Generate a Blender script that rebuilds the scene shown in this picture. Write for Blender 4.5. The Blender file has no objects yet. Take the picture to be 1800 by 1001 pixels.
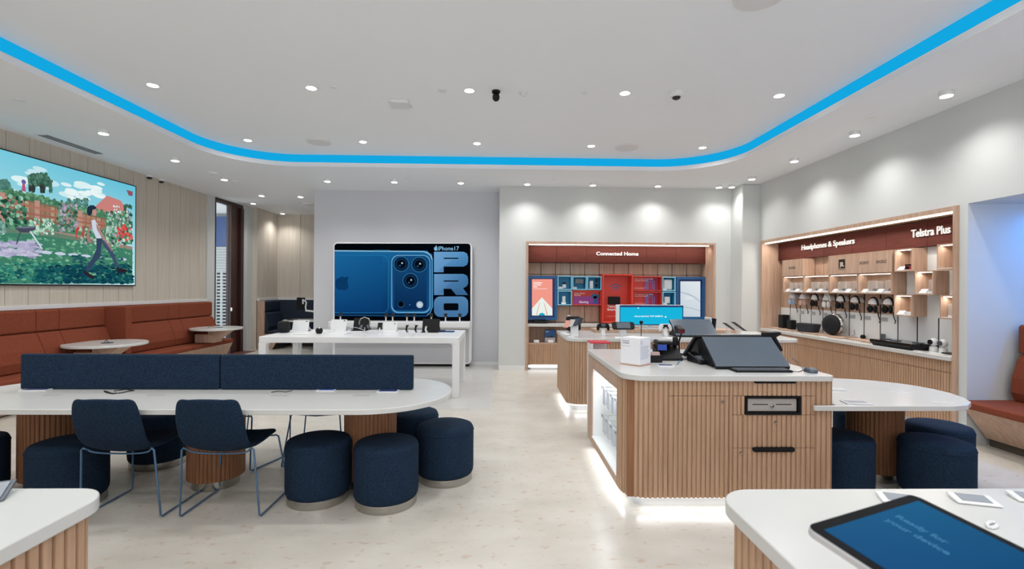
import bpy, math, random
from mathutils import Matrix, Vector
random.seed(7)
SC = bpy.context.scene
COL = SC.collection
PI = math.pi

# ---------------------------------------------------------------- camera, world, exposure
EYE = 1.55; FPX = 850.0; YAW = 20/850; ROLL = .007
fw = Vector((math.sin(YAW), math.cos(YAW), 0)); r0 = Vector((math.cos(YAW), -math.sin(YAW), 0)); zz = Vector((0, 0, 1))
RT = r0*math.cos(ROLL) + zz*math.sin(ROLL)
UP = -r0*math.sin(ROLL) + zz*math.cos(ROLL)
cd = bpy.data.cameras.new('camera'); cam = bpy.data.objects.new('camera', cd); COL.objects.link(cam)
cm = Matrix((RT, UP, -fw)).transposed().to_4x4(); cm.translation = (0, 0, EYE); cam.matrix_world = cm
cd.sensor_width = 36; cd.lens = 36*FPX/1800; cd.shift_y = 6.5/1800; cd.clip_start = .05
cd.dof.use_dof = True; cd.dof.focus_distance = 5.0; cd.dof.aperture_fstop = 5.0
SC.camera = cam
w = bpy.data.worlds.new('world'); SC.world = w; w.use_nodes = True
w.node_tree.nodes['Background'].inputs[0].default_value = (.93, .96, 1, 1)
w.node_tree.nodes['Background'].inputs[1].default_value = 3.0
SC.view_settings.view_transform = 'Standard'; SC.view_settings.look = 'None'
SC.view_settings.exposure = 0.0; SC.view_settings.gamma = 1; SC.view_settings.use_curve_mapping = False
SC.cycles.use_denoising = True
SC.cycles.sample_clamp_indirect = 4
LAMP_W = 49.0            # strength of one downlight

def ray(x, y): return fw*FPX + RT*(x-900) - UP*(y-507)
O3 = Vector((0, 0, EYE))
def onz(x, y, z): d = ray(x, y); return O3 + d*((z-EYE)/d.z)
def ony(x, y, Y): d = ray(x, y); return O3 + d*(Y/d.y)
def onx(x, y, X): d = ray(x, y); return O3 + d*(X/d.x)

# ---------------------------------------------------------------- colours and materials
def lin(h):
    h = h.lstrip('#'); o = []
    for i in (0, 2, 4):
        v = int(h[i:i+2], 16)/255
        o.append(v/12.92 if v <= .04045 else ((v+.055)/1.055)**2.4)
    return (o[0], o[1], o[2], 1)
MATS = {}
def mat(name, col, rough=.5, metal=0, emit=0, noise=None, scale=(20, 20, 20), bump=0, col2=None, spec=None, alpha=None, trans=0):
    if name in MATS: return MATS[name]
    m = bpy.data.materials.new(name); m.use_nodes = True; nt = m.node_tree; b = nt.nodes['Principled BSDF']
    c = lin(col)
    b.inputs['Base Color'].default_value = c; b.inputs['Roughness'].default_value = rough; b.inputs['Metallic'].default_value = metal
    if spec is not None: b.inputs['Specular IOR Level'].default_value = spec
    if trans: b.inputs['Transmission Weight'].default_value = trans
    if alpha is not None: b.inputs['Alpha'].default_value = alpha
    if emit: b.inputs['Emission Color'].default_value = c; b.inputs['Emission Strength'].default_value = emit
    tc = nt.nodes.new('ShaderNodeTexCoord'); mp = nt.nodes.new('ShaderNodeMapping'); nz = nt.nodes.new('ShaderNodeTexNoise')
    mp.inputs['Scale'].default_value = scale; nz.inputs['Detail'].default_value = 5; nz.inputs['Scale'].default_value = 1
    nt.links.new(tc.outputs['Object'], mp.inputs[0]); nt.links.new(mp.outputs[0], nz.inputs['Vector'])
    if col2 or noise:
        rp = nt.nodes.new('ShaderNodeValToRGB'); nt.links.new(nz.outputs[0], rp.inputs[0])
        rp.color_ramp.elements[0].position = .32; rp.color_ramp.elements[1].position = .68
        c2 = lin(col2) if col2 else tuple(min(1, v*noise) for v in c[:3]) + (1,)
        rp.color_ramp.elements[0].color = c2; rp.color_ramp.elements[1].color = c
        if not emit: nt.links.new(rp.outputs[0], b.inputs['Base Color'])
    if bump:
        bp = nt.nodes.new('ShaderNodeBump'); bp.inputs['Strength'].default_value = bump; bp.inputs['Distance'].default_value = .003
        nt.links.new(nz.outputs[0], bp.inputs['Height']); nt.links.new(bp.outputs[0], b.inputs['Normal'])
    MATS[name] = m; return m
def emat(name, col, s):
    if name in MATS: return MATS[name]
    m = bpy.data.materials.new(name); m.use_nodes = True; nt = m.node_tree; nt.nodes.clear()
    e = nt.nodes.new('ShaderNodeEmission'); o = nt.nodes.new('ShaderNodeOutputMaterial')
    e.inputs[0].default_value = lin(col); e.inputs[1].default_value = s; nt.links.new(e.outputs[0], o.inputs[0])
    MATS[name] = m; return m
def artmat(name, s):      # colours of a picture come from its own colour layer; s > 0 is a lit screen, 0 a print
    m = bpy.data.materials.new(name); m.use_nodes = True; nt = m.node_tree; b = nt.nodes['Principled BSDF']
    a = nt.nodes.new('ShaderNodeAttribute'); a.attribute_name = 'Col'
    if s:
        e = nt.nodes.new('ShaderNodeEmission'); e.inputs[1].default_value = s
        nt.links.new(a.outputs[0], e.inputs[0]); nt.links.new(e.outputs[0], nt.nodes['Material Output'].inputs[0])
    else:
        nt.links.new(a.outputs[0], b.inputs['Base Color']); b.inputs['Roughness'].default_value = .35
    MATS[name] = m; return m
artmat('screen_picture', 1.0); artmat('print_picture', 0); artmat('banner_picture', .82); artmat('dim_screen', .75)

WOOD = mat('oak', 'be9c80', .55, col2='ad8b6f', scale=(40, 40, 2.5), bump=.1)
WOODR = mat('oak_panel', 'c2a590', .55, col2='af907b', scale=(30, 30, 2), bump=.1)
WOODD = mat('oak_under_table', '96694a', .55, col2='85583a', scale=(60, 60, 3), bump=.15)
DARKW = mat('dark_timber', '3a1a16', .35, col2='2c120f', scale=(40, 40, 2))
MAROON = mat('maroon_board', '5a2c24', .75, col2='4c231d', scale=(4, 4, 60), spec=.2)
NAVY = mat('navy_fabric', '22354b', .95, col2='152232', scale=(110, 110, 110), bump=.6, spec=.15)
NAVYD = mat('navy_vinyl', '17283b', .6, col2='122032', scale=(40, 40, 40), bump=.2)
ORANGE = mat('terracotta_fabric', '86462f', .9, col2='733929', scale=(90, 90, 90), bump=.4, spec=.2)
SOLID = mat('white_solid_surface', 'cdcecc', .22, noise=.97, scale=(3, 3, 3))
WALLW = mat('white_wall_paint', 'ced1d0', .9, noise=.98, scale=(1, 1, 1))
WALLG = mat('grey_wall_paint', 'cfd0d5', .9, noise=.98, scale=(1, 1, 1))
CEILM = mat('ceiling_paint', 'edf1f5', .95, noise=.99, scale=(.7, .7, .7))
PLANK = mat('pale_plank', 'cdc5b8', .7, col2='c2b9ac', scale=(25, 25, 1.2), bump=.08)
WHITE = mat('white_plastic', 'e2e3e4', .35, noise=.98, scale=(5, 5, 5))
APPLEW = mat('white_lacquer', 'e6e7e8', .3, noise=.99, scale=(2, 2, 2))
BLACK = mat('black_plastic', '0d0e11', .45, spec=.25, noise=.8, scale=(30, 30, 30))
BLACKG = mat('black_glass', '0b0d10', .08, noise=.8, scale=(2, 2, 2))
BLACKM = mat('black_mesh', '14161c', .9, col2='08090c', scale=(300, 300, 300), bump=.4)
STEEL = mat('brushed_steel', 'b9b6b0', .22, 1, noise=.85, scale=(3, 3, 200))
BLUEM = mat('blue_wire', '54789c', .35, .2, noise=.9, scale=(9, 9, 9))
SLATE = mat('slate_steel', '5d656f', .4, .6, noise=.95, scale=(3, 3, 3))
GLASS = mat('clear_glass', 'f3f8f8', .03, trans=1.0)
ACRYL = mat('clear_acrylic', 'f0f4f5', .05, alpha=.22)
BLUEB = mat('blue_board', '12568f', .45, noise=.92, scale=(4, 4, 4))
BLUED = mat('deep_blue_board', '0a2c6e', .45, noise=.92, scale=(4, 4, 4))
SKYB = mat('sky_blue_board', '86c8e4', .45, noise=.95, scale=(4, 4, 4))
TEAL = mat('teal_board', '2f9cc6', .5, noise=.95, scale=(4, 4, 4))
REDB = mat('red_board', 'cf3b2a', .45, noise=.95, scale=(4, 4, 4))
LED = emat('warm_led', 'fff4e6', 5.0)
LEDW = emat('white_led', 'f4fbff', 2.2)
LAMPE = emat('lamp_lens', 'fffaf0', 12.0)
COVE = emat('cove_led', '12a3dc', 1.05)
NICHE = mat('white_niche', 'eef1f2', .4, noise=.99, scale=(2, 2, 2))

def floor_mat():
    m = mat('stone_floor', 'd5cfc6', .28, scale=(1, 1, 1)); nt = m.node_tree; b = nt.nodes['Principled BSDF']
    tc = nt.nodes.new('ShaderNodeTexCoord')
    def noise(sc, det, p0, c0, p1, c1, st=(1, 1, 1)):
        mp = nt.nodes.new('ShaderNodeMapping'); mp.inputs['Scale'].default_value = st
        n = nt.nodes.new('ShaderNodeTexNoise'); n.inputs['Scale'].default_value = sc; n.inputs['Detail'].default_value = det
        nt.links.new(tc.outputs['Object'], mp.inputs[0]); nt.links.new(mp.outputs[0], n.inputs['Vector'])
        r = nt.nodes.new('ShaderNodeValToRGB'); r.color_ramp.elements[0].position = p0; r.color_ramp.elements[1].position = p1
        r.color_ramp.elements[0].color = c0; r.color_ramp.elements[1].color = c1; nt.links.new(n.outputs[0], r.inputs[0]); return r
    base = noise(2.2, 6, .3, lin('bfbab0'), .7, lin('cfcbc3'), (1, 1.6, 1))
    spk = noise(13, 8, .60, (0, 0, 0, 1), .68, (1, 1, 1, 1), (1, 1.5, 1)); spk2 = noise(30, 4, .66, (0, 0, 0, 1), .72, (1, 1, 1, 1), (1, 1.7, 1))
    def mix(a, bcol, fac, k):
        ml = nt.nodes.new('ShaderNodeMath'); ml.operation = 'MULTIPLY'; ml.inputs[1].default_value = k; nt.links.new(fac.outputs[0], ml.inputs[0])
        x = nt.nodes.new('ShaderNodeMix'); x.data_type = 'RGBA'; nt.links.new(ml.outputs[0], x.inputs[0]); nt.links.new(a, x.inputs[6]); x.inputs[7].default_value = bcol; return x.outputs[2]
    o = mix(base.outputs[0], lin('b08672'), spk, .42); o = mix(o, lin('9d7a68'), spk2, .4)
    nt.links.new(o, b.inputs['Base Color']); return m
FLOORM = floor_mat()
INLAYM = mat('pale_grey_tile', 'c9c8c5', .2, noise=.96, scale=(3, 3, 3))

# ---------------------------------------------------------------- mesh builder
class MB:
    def __init__(s): s.v = []; s.f = []; s.mi = []; s.T = Matrix(); s.m = 0
    def add(s, vs, fs):
        b = len(s.v); s.v += [tuple(s.T @ Vector(p)) for p in vs]
        s.f += [tuple(i+b for i in f) for f in fs]; s.mi += [s.m]*len(fs); return s
    def box(s, x0, y0, z0, x1, y1, z1):
        x0, x1 = sorted((x0, x1)); y0, y1 = sorted((y0, y1)); z0, z1 = sorted((z0, z1))
        return s.add([(x0,y0,z0),(x1,y0,z0),(x1,y1,z0),(x0,y1,z0),(x0,y0,z1),(x1,y0,z1),(x1,y1,z1),(x0,y1,z1)],
                     [(0,3,2,1),(4,5,6,7),(0,1,5,4),(1,2,6,5),(2,3,7,6),(3,0,4,7)])
    def frame(s, x0, x1, z0, z1, y0, y1, t):
        """rectangular rim in the xz plane, four boards that butt without overlapping"""
        return s.box(x0, y0, z0, x1, y1, z0+t).box(x0, y0, z1-t, x1, y1, z1).box(x0, y0, z0+t, x0+t, y1, z1-t).box(x1-t, y0, z0+t, x1, y1, z1-t)
    def prism(s, pts, z0, z1, bottom=None):
        n = len(pts); bt = bottom or pts
        return s.add([(x,y,z0) for x,y in bt]+[(x,y,z1) for x,y in pts],
                     [tuple(reversed(range(n))), tuple(range(n, 2*n))]+[(i,(i+1)%n,n+(i+1)%n,n+i) for i in range(n)])
    def lathe(s, prof, n=24, c=(0,0,0), sx=1, sy=1):
        vs = []; k = len(prof)
        for r, z in prof:
            for i in range(n): a = 2*PI*i/n; vs.append((c[0]+r*math.cos(a)*sx, c[1]+r*math.sin(a)*sy, c[2]+z))
        fs = [(j*n+i, j*n+(i+1)%n, (j+1)*n+(i+1)%n, (j+1)*n+i) for j in range(k-1) for i in range(n)]
        fs += [tuple(reversed(range(n))), tuple(range((k-1)*n, k*n))]
        return s.add(vs, fs)
    def cyl(s, c, r, h, n=20): return s.lathe([(r, 0), (r, h)], n, c)
    def tube(s, pts, r, n=8, closed=False):
        P = [Vector(p) for p in pts]; m = len(P); vs = []; prev = None
        for i, p in enumerate(P):
            a = P[(i-1) % m] if (i or closed) else P[0]; b = P[(i+1) % m] if (i < m-1 or closed) else P[-1]
            t = (b-a).normalized() if (b-a).length else Vector((0,0,1))
            u = prev - t*prev.dot(t) if prev else t.orthogonal()
            if u.length < 1e-4: u = t.orthogonal()
            u.normalize(); prev = u; w_ = t.cross(u)
            for k in range(n): an = 2*PI*k/n; vs.append(tuple(p+u*math.cos(an)*r+w_*math.sin(an)*r))
        fs = [(i*n+k, i*n+(k+1)%n, ((i+1)%m)*n+(k+1)%n, ((i+1)%m)*n+k) for i in range(m if closed else m-1) for k in range(n)]
        if not closed: fs += [tuple(reversed(range(n))), tuple(range((m-1)*n, m*n))]
        return s.add(vs, fs)
    def loft(s, rings, cap=True):
        n = len(rings[0]); vs = [p for r in rings for p in r]
        fs = [(j*n+i, j*n+(i+1)%n, (j+1)*n+(i+1)%n, (j+1)*n+i) for j in range(len(rings)-1) for i in range(n)]
        if cap: fs += [tuple(reversed(range(n))), tuple(range((len(rings)-1)*n, len(rings)*n))]
        return s.add(vs, fs)
    def ext(s, prof, a, b, axis):
        """profile of (p, z) pairs swept from a to b along axis 'x' or 'y'"""
        if axis == 'y': r = [[(p, t, z) for p, z in prof] for t in (a, b)]
        else: r = [[(t, p, z) for p, z in prof] for t in (a, b)]
        return s.loft(r)
    def build(s, name, mats, parent=None, bevel=0, smooth=False, sub=0, seg=2):
        me = bpy.data.meshes.new(name); me.from_pydata(s.v, [], s.f)
        mats = mats if isinstance(mats, (list, tuple)) else [mats]
        for m in mats: me.materials.append(m)
        if len(mats) > 1: me.polygons.foreach_set('material_index', s.mi)
        import bmesh
        bm = bmesh.new(); bm.from_mesh(me); bmesh.ops.recalc_face_normals(bm, faces=bm.faces); bm.to_mesh(me); bm.free()
        if smooth:
            me.polygons.foreach_set('use_smooth', [True]*len(me.polygons))
            if smooth != 'all': me.set_sharp_from_angle(angle=math.radians(40))
        o = bpy.data.objects.new(name, me); COL.objects.link(o)
        if parent: o.parent = parent
        if bevel:
            b = o.modifiers.new('b', 'BEVEL'); b.width = bevel; b.segments = seg; b.limit_method = 'ANGLE'; b.angle_limit = math.radians(35)
        if sub: q = o.modifiers.new('s', 'SUBSURF'); q.levels = sub; q.render_levels = sub
        return o
def bx(*a): return MB().box(*a)
def tag(o, label, cat, group=None):
    o['label'] = label; o['category'] = cat
    if group: o['group'] = group
    return o
def thing(name, label, cat, loc=(0,0,0), rz=0, group=None):
    o = bpy.data.objects.new(name, None); COL.objects.link(o); o.empty_display_size = .1
    o.location = loc; o.rotation_euler = (0, 0, rz); return tag(o, label, cat, group)
def struct(name, mb, m, parent=None, **k):
    o = mb.build(name, m, parent, **k)
    if parent is None: o['kind'] = 'structure'
    return o
def put(o, loc, rz=0): o.location = loc; o.rotation_euler = (0, 0, rz); return o
KIDS = {}
def copy(o, label=None, loc=None, rz=None, group=None, _parent=None):
    c = o.copy(); COL.objects.link(c); c.parent = _parent
    for ch in [x for x in bpy.data.objects if x.parent == o]: copy(ch, _parent=c)
    if label: c['label'] = label
    if group: c['group'] = group
    if loc is not None: c.location = loc
    if rz is not None: c.rotation_euler = (0, 0, rz)
    return c
def rr(x0, y0, x1, y1, r, n=8):
    """rounded rectangle, r one radius or four (lower left, lower right, upper right, upper left)"""
    R = r if isinstance(r, (list, tuple)) else [r]*4; out = []
    for (cx, cy, a0, q) in ((x0, y0, PI, R[0]), (x1, y0, 1.5*PI, R[1]), (x1, y1, 0, R[2]), (x0, y1, .5*PI, R[3])):
        if q <= 0: out.append((cx, cy)); continue
        ox = cx+q if cx == x0 else cx-q; oy = cy+q if cy == y0 else cy-q
        for i in range(n+1): a = a0+.5*PI*i/n; out.append((ox+q*math.cos(a), oy+q*math.sin(a)))
    return out
def ribs(pts, pitch=.035, d=.012, closed=True):
    """outline whose sides carry rounded ribs; pts counter-clockwise"""
    P = [Vector(p) for p in pts]; n = len(P); seg = []; L = 0
    for i in range(n if closed else n-1):
        a, b = P[i], P[(i+1) % n]; l = (b-a).length
        if l > 1e-6: seg.append((L, l, a, b)); L += l
    k = max(1, round(L/pitch)); st = L/k; out = []
    def at(s):
        for (s0, l, a, b) in seg:
            if s <= s0+l+1e-9: break
        t = (b-a).normalized(); return a+t*(s-s0), Vector((t.y, -t.x))
    for j in range(k):
        for f, o_ in ((0, 0), (.09, .1), (.17, .75), (.32, 1), (.72, 1), (.87, .75), (.95, .1)):
            p, nn = at((j+f)*st); out.append(tuple(p+nn*(d*o_-d)))
    if not closed: p, nn = at(L); out.append(tuple(p-nn*d))
    return out
def ribpanel(u0, u1, z0, z1, depth=.02, pitch=.034):
    """ribbed board in x from u0 to u1, front on y = 0 facing -y"""
    o = ribs([(u0, 0), (u1, 0)], pitch, .012, False); return MB().prism(o+[(u1, depth), (u0, depth)], z0, z1)

# flat pictures: shapes given in picture units, carried onto their plane by fn
_txt = {}
def text2d(s, bold=.0):
    k = (s, bold)
    if k not in _txt:
        c = bpy.data.curves.new('t', 'FONT'); c.body = s; c.size = 1; c.offset = bold; c.resolution_u = 3; c.fill_mode = 'FRONT'
        o = bpy.data.objects.new('t', c); COL.objects.link(o)
        me = bpy.data.meshes.new_from_object(o.evaluated_get(bpy.context.evaluated_depsgraph_get()))
        vs = [(v.co.x, v.co.y) for v in me.vertices]; fs = [tuple(p.vertices) for p in me.polygons]
        bpy.data.objects.remove(o); bpy.data.curves.remove(c); bpy.data.meshes.remove(me)
        x0 = min(v[0] for v in vs); x1 = max(v[0] for v in vs); _txt[k] = ([(a-x0, b) for a, b in vs], fs, x1-x0)
    return _txt[k]
class Art:
    def __init__(s, fn, nrm, step=.0009): s.fn = fn; s.n = Vector(nrm); s.step = step; s.l = 0; s.v = []; s.f = []; s.c = []
    def raw(s, vs, fs, cols):
        b = len(s.v); off = s.n*(s.step*s.l)
        s.v += [tuple(Vector(s.fn(*p))+off) for p in vs]; s.f += [tuple(i+b for i in f) for f in fs]; s.c += cols; return s
    def lay(s): s.l += 1; return s
    def poly(s, pts, col): return s.raw(pts, [tuple(range(len(pts)))], [lin(col)]*len(pts))
    def rect(s, x0, y0, x1, y1, col): return s.poly([(x0,y0),(x1,y0),(x1,y1),(x0,y1)], col)
    def rrect(s, x0, y0, x1, y1, r, col): return s.poly(rr(x0, y0, x1, y1, r, 5), col)
    def disc(s, x, y, r, col, ry=None, n=20): return s.poly([(x+r*math.cos(2*PI*i/n), y+(ry or r)*math.sin(2*PI*i/n)) for i in range(n)], col)
    def ring(s, x, y, r1, r2, col, a0=0, a1=2*PI, n=20):
        vs = [(x+r*math.cos(a0+(a1-a0)*i/n), y+r*math.sin(a0+(a1-a0)*i/n)) for r in (r1, r2) for i in range(n+1)]
        return s.raw(vs, [(i, i+1, n+2+i, n+1+i) for i in range(n)], [lin(col)]*len(vs))
    def grad(s, x0, y0, x1, y1, c4, nx=8, ny=8, jit=0):
        cs = [lin(c) for c in c4]; vs = []; cc = []
        for j in range(ny+1):
            for i in range(nx+1):
                u, v = i/nx, j/ny; vs.append((x0+(x1-x0)*u, y0+(y1-y0)*v)); q = 1+random.uniform(-jit, jit)
                cc.append(tuple(((cs[0][k]*(1-u)+cs[1][k]*u)*(1-v)+(cs[3][k]*(1-u)+cs[2][k]*u)*v)*q for k in range(3))+(1,))
        return s.raw(vs, [(j*(nx+1)+i, j*(nx+1)+i+1, (j+1)*(nx+1)+i+1, (j+1)*(nx+1)+i) for j in range(ny) for i in range(nx)], cc)
    def text(s, t, x, y, h, col, ax=(1, 0), ay=(0, -1), bold=.02, al='l', width=None):
        vs, fs, wd = text2d(t, bold); k = h/.72; kx = k if width is None else width/wd
        o = {'l': 0, 'c': -wd/2, 'r': -wd}[al]
        return s.raw([(x+(a+o)*kx*ax[0]+b*k*ay[0], y+(a+o)*kx*ax[1]+b*k*ay[1]) for a, b in vs], fs, [lin(col)]*len(vs))
    def build(s, name, parent, m='print_picture', world=True):
        me = bpy.data.meshes.new(name); me.from_pydata(s.v, [], s.f); me.materials.append(MATS[m])
        a = me.color_attributes.new('Col', 'FLOAT_COLOR', 'POINT')
        for i, c in enumerate(s.c): a.data[i].color = c
        o = bpy.data.objects.new(name, me); COL.objects.link(o)
        if parent:
            o.parent = parent
            if world:
                bpy.context.view_layer.update(); o.matrix_parent_inverse = parent.matrix_world.inverted()
        return o
def letters(name, text, origin, ru, uu, h, m, parent, depth=.01, bold=.02, width=None):
    """raised letters starting at origin, running along ru, up along uu"""
    vs, fs, wd = text2d(text, bold); k = h/.72; kx = k if width is None else width/wd
    ru, uu = Vector(ru), Vector(uu); nn = ru.cross(uu); o0 = Vector(origin); n = len(vs)
    P = [o0+ru*a*kx+uu*b*k+nn*depth for a, b in vs]+[o0+ru*a*kx+uu*b*k for a, b in vs]
    ed = {}
    for f in fs:
        for i in range(len(f)): e = (f[i], f[(i+1) % len(f)]); ed[e] = 1
    side = [(b, a, a+n, b+n) for (a, b) in ed if (b, a) not in ed]
    q = MB(); q.add([tuple(p) for p in P], list(fs)+[tuple(reversed([i+n for i in f])) for f in fs]+side)
    return q.build(name, m, parent)

# ================================================================ THE ROOM
CH, CH2 = 3.48, 3.67
XL, XR, YN = -6.2, 4.72, -7.0
def room():
    struct('floor', bx(-9.5, YN, -.1, 6.2, 14, 0), FLOORM)
    struct('floor.001', bx(-4.6, 6.18, 0, -.12, 9.7, .003), INLAYM)
    # soffit with the rounded opening
    hole = rr(-4.28, YN+.6, 3.55, 7.82, [.9, .9, 1.05, 1.05], 14)
    cx, cy = -.36, 3.5; outer = []
    X0, X1, Y0, Y1 = XL-.2, 6.2, YN, 13.2
    for x, y in hole:
        dx, dy = x-cx, y-cy; t = min(((X1-cx)/dx if dx > 0 else (X0-cx)/dx) if dx else 1e9, ((Y1-cy)/dy if dy > 0 else (Y0-cy)/dy) if dy else 1e9)
        outer.append((cx+dx*t, cy+dy*t))
    # corners of the outer rectangle get their own points
    q = MB(); n = len(hole)
    for z, rev in ((CH, 1), (CH+.065, 0)):
        b = len(q.v); q.add([(x, y, z) for x, y in hole]+[(x, y, z) for x, y in outer], [(i, (i+1)%n, n+(i+1)%n, n+i) for i in range(n)])
    cs = [(X0, Y0), (X1, Y0), (X1, Y1), (X0, Y1)]
    for i in range(n):
        a, b = outer[i], outer[(i+1) % n]
        for c in cs:
            e = 1e-4
            on = lambda p, c: abs(p[0]-c[0]) < e or abs(p[1]-c[1]) < e
            if on(a, c) and on(b, c) and not (abs(a[0]-b[0]) < e or abs(a[1]-b[1]) < e):
                for z in (CH, CH+.065): q.add([(a[0], a[1], z), (b[0], b[1], z), (c[0], c[1], z)], [(0, 1, 2)])
    q.add([(x, y, CH) for x, y in hole]+[(x, y, CH+.065) for x, y in hole], [(i, (i+1)%n, n+(i+1)%n, n+i) for i in range(n)])
    struct('ceiling', q, CEILM)
    struct('ceiling.001', bx(X0, Y0, CH2, X1, Y1, CH2+.1), CEILM)
    # LED strip set in the step of the ceiling
    off = rr(-4.29, YN+.59, 3.56, 7.83, [.91, .91, 1.06, 1.06], 14)
    q = MB(); q.add([(x, y, CH+.067) for x, y in off]+[(x, y, CH2) for x, y in off], [(i, (i+1)%n, n+(i+1)%n, n+i) for i in range(n)])
    tag(q.build('led_strip', COVE, None, smooth=True), 'bright blue light band running round the stepped ceiling recess', 'light strip')
    # left wall: planks above a white ledge
    q = MB(); y = YN
    q.box(XL-.12, YN, 0, XL-.02, 10.33, CH)
    while y < 10.3:
        y2 = min(y+.3-.006, 10.33); q.box(XL-.02, y, 1.28, XL, y2, CH); y += .3
    struct('wall_left', q, PLANK)
    struct('trim_1', bx(XL-.02, YN, 1.225, XL+.03, 10.33, 1.282), WHITE, bevel=.003)
    struct('wall_left.001', bx(XL-.12, 10.33, 0, XL+.02, 10.6, CH), WALLW)
    struct('wall_left.002', bx(XL-.12, 11.72, 0, XL+.12, 11.98, CH), WALLW)
    # glazed door with a dark timber frame
    d = struct('door_1', MB().box(XL-.1, 10.6, 3.40, XL+.03, 11.72, CH).box(XL-.1, 11.22, 0, XL+.03, 11.32, 3.4).box(XL-.06, 11.32, 0, XL, 11.6, 3.4)
               .box(XL-.1, 11.6, 0, XL+.05, 11.72, 3.4).box(XL-.1, 10.6, 0, XL+.03, 10.63, 3.4), DARKW, bevel=.004)
    bx(XL-.04, 10.63, .03, XL-.02, 11.22, 3.4).build('door_glass', GLASS, d)
    bx(XL+.03, 11.2, .98, XL+.07, 11.3, 1.06).build('door_handle', STEEL, d, bevel=.004)
    struct('trim_2', bx(XL-.1, 10.6, 0, XL+.35, 11.72, .006), mat('threshold', '6b3f38', .5))
    # shop across the passage
    s = thing('shopfront', 'dark blue shop fascia above a white roller grille, seen through the glazed door', 'shopfront', (-8, 13.0, 0))
    bx(-1.4, 0, 2.6, 1.6, .1, 3.4).build('fascia', mat('fascia_blue', '1f4a86', .5), s)
    bx(-1.4, .03, 0, 1.6, .09, 2.6).build('back_panel', mat('grille_back', '243a4a', .6), s)
    q = MB()
    for i in range(9): q.box(-1.6, -.02, 1.95+i*.072, 1.7, .03, 1.95+i*.072+.066)
    q.build('slat_panel', mat('grille_slat', 'a9b2b6', .5), s)
    q = MB()
    for i in range(22): q.box(-1.6, -.02, .1+i*.086, 1.7, .02, .1+i*.086+.036)
    for i in range(22): q.box(-1.6+i*.155, -.025, .08, -1.6+i*.155+.06, .025, 1.95)
    q.build('grille', mat('grille_white', 'b4bcc0', .5), s)
    struct('wall_back.001', bx(-9.5, 13.2, 0, XL-.12, 13.3, CH), WALLG)
    struct('ceiling.002', bx(-9.5, 10, CH, XL-.12, 13.3, CH+.05), CEILM)
    # nook walls
    q = MB().box(-6.1, 11.98, 0, -5.98, 13.2, CH); y = 11.98
    while y < 13.05: q.box(-5.98, y, 1.25, -5.96, min(y+.27, 13.07), CH); y += .276
    struct('wall_left.003', q, PLANK)
    q = MB().box(-6, 13.07, 0, -3.4, 13.2, CH); x = -5.96
    while x < -3.5: q.box(x, 13.05, 1.25, x+.6, 13.07, CH); x += .607
    struct('wall_back', q, PLANK)
    struct('trim_3', MB().box(-5.98, 12, 1.2, -5.92, 13.05, 1.25).box(-5.98, 13.0, 1.2, -3.7, 13.05, 1.25), WHITE)
    # grey wall behind the banner and its return
    struct('wall_back.002', bx(-3.72, 9.72, 0, -.03, 9.9, CH), WALLG)
    struct('wall_back.003', bx(-3.72, 9.9, 0, -3.6, 13.1, CH), WALLG)
    # white wall with the first bay
    q = MB().box(-.03, 9.15, 0, .50, 9.95, CH).box(4.1, 9.15, 0, 4.45, 9.95, CH).box(.5, 9.15, 2.43, 4.1, 9.95, CH).box(.5, 9.75, 0, 4.1, 9.95, 2.43)
    struct('wall_back.004', q, WALLW)
    struct('wall_back.005', bx(4.4, 8.72, 0, 4.75, 9.2, CH), WALLW, bevel=.02)
    # right wall with bay opening 4.9 .. 8.63
    q = MB().box(XR, 8.66, 0, 5.4, 9.1, CH).box(XR, 4.87, 2.44, 5.4, 8.66, CH).box(5.2, 4.87, 0, 5.4, 8.66, 2.44).box(XR, 4.78, 0, 5.75, 4.87, CH)
    q.box(XR, -3.5, 2.44, 5.75, 4.78, CH).box(5.65, -3.5, 0, 5.75, 4.78, 2.44).box(XR, YN, 0, 5.75, -3.5, CH)
    struct('wall_right', q, WALLW)
    struct('baseboard_right', MB().box(-.02, 9.138, 0, .47, 9.15, .08).box(4.12, 9.138, 0, 4.4, 9.15, .08).box(4.38, 8.708, 0, 4.72, 8.72, .08), WHITE)
    struct('baseboard_back', bx(-3.72, 9.708, 0, -.03, 9.72, .07), WHITE)
room()

# ================================================================ CEILING FITTINGS
def spot(parent, loc, watt, ang=160, rad=.06, col=(1, .975, .945)):
    l = bpy.data.lights.new('lamp', 'SPOT'); l.energy = watt; l.spot_size = math.radians(ang); l.spot_blend = .9; l.shadow_soft_size = rad; l.color = col
    o = bpy.data.objects.new('lamp', l); COL.objects.link(o); o.location = loc; o.parent = parent; return o
def downlight(kind, loc, label, group):
    t = thing('downlight', label, 'ceiling light', loc, 0, group)
    if kind == 'inner':
        MB().lathe([(.056, 0), (.062, -.004), (.062, 0)], 24).lathe([(.062, 0), (.056, -.005), (.05, 0)], 24).build('trim_ring', WHITE, t, smooth=True)
        MB().lathe([(.048, -.001), (.048, -.006)], 20).build('lens', LAMPE, t)
        spot(t, (0, 0, -.02), LAMP_W)
    else:
        MB().lathe([(.06, .0), (.06, -.012), (.056, -.04), (.052, -.045)], 24).build('housing', WHITE, t, smooth=True)
        MB().lathe([(.05, -.044), (.05, -.05)], 20).build('lens', LAMPE, t)
        spot(t, (0, 0, -.07), LAMP_W*.85, 132)
    return t
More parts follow.
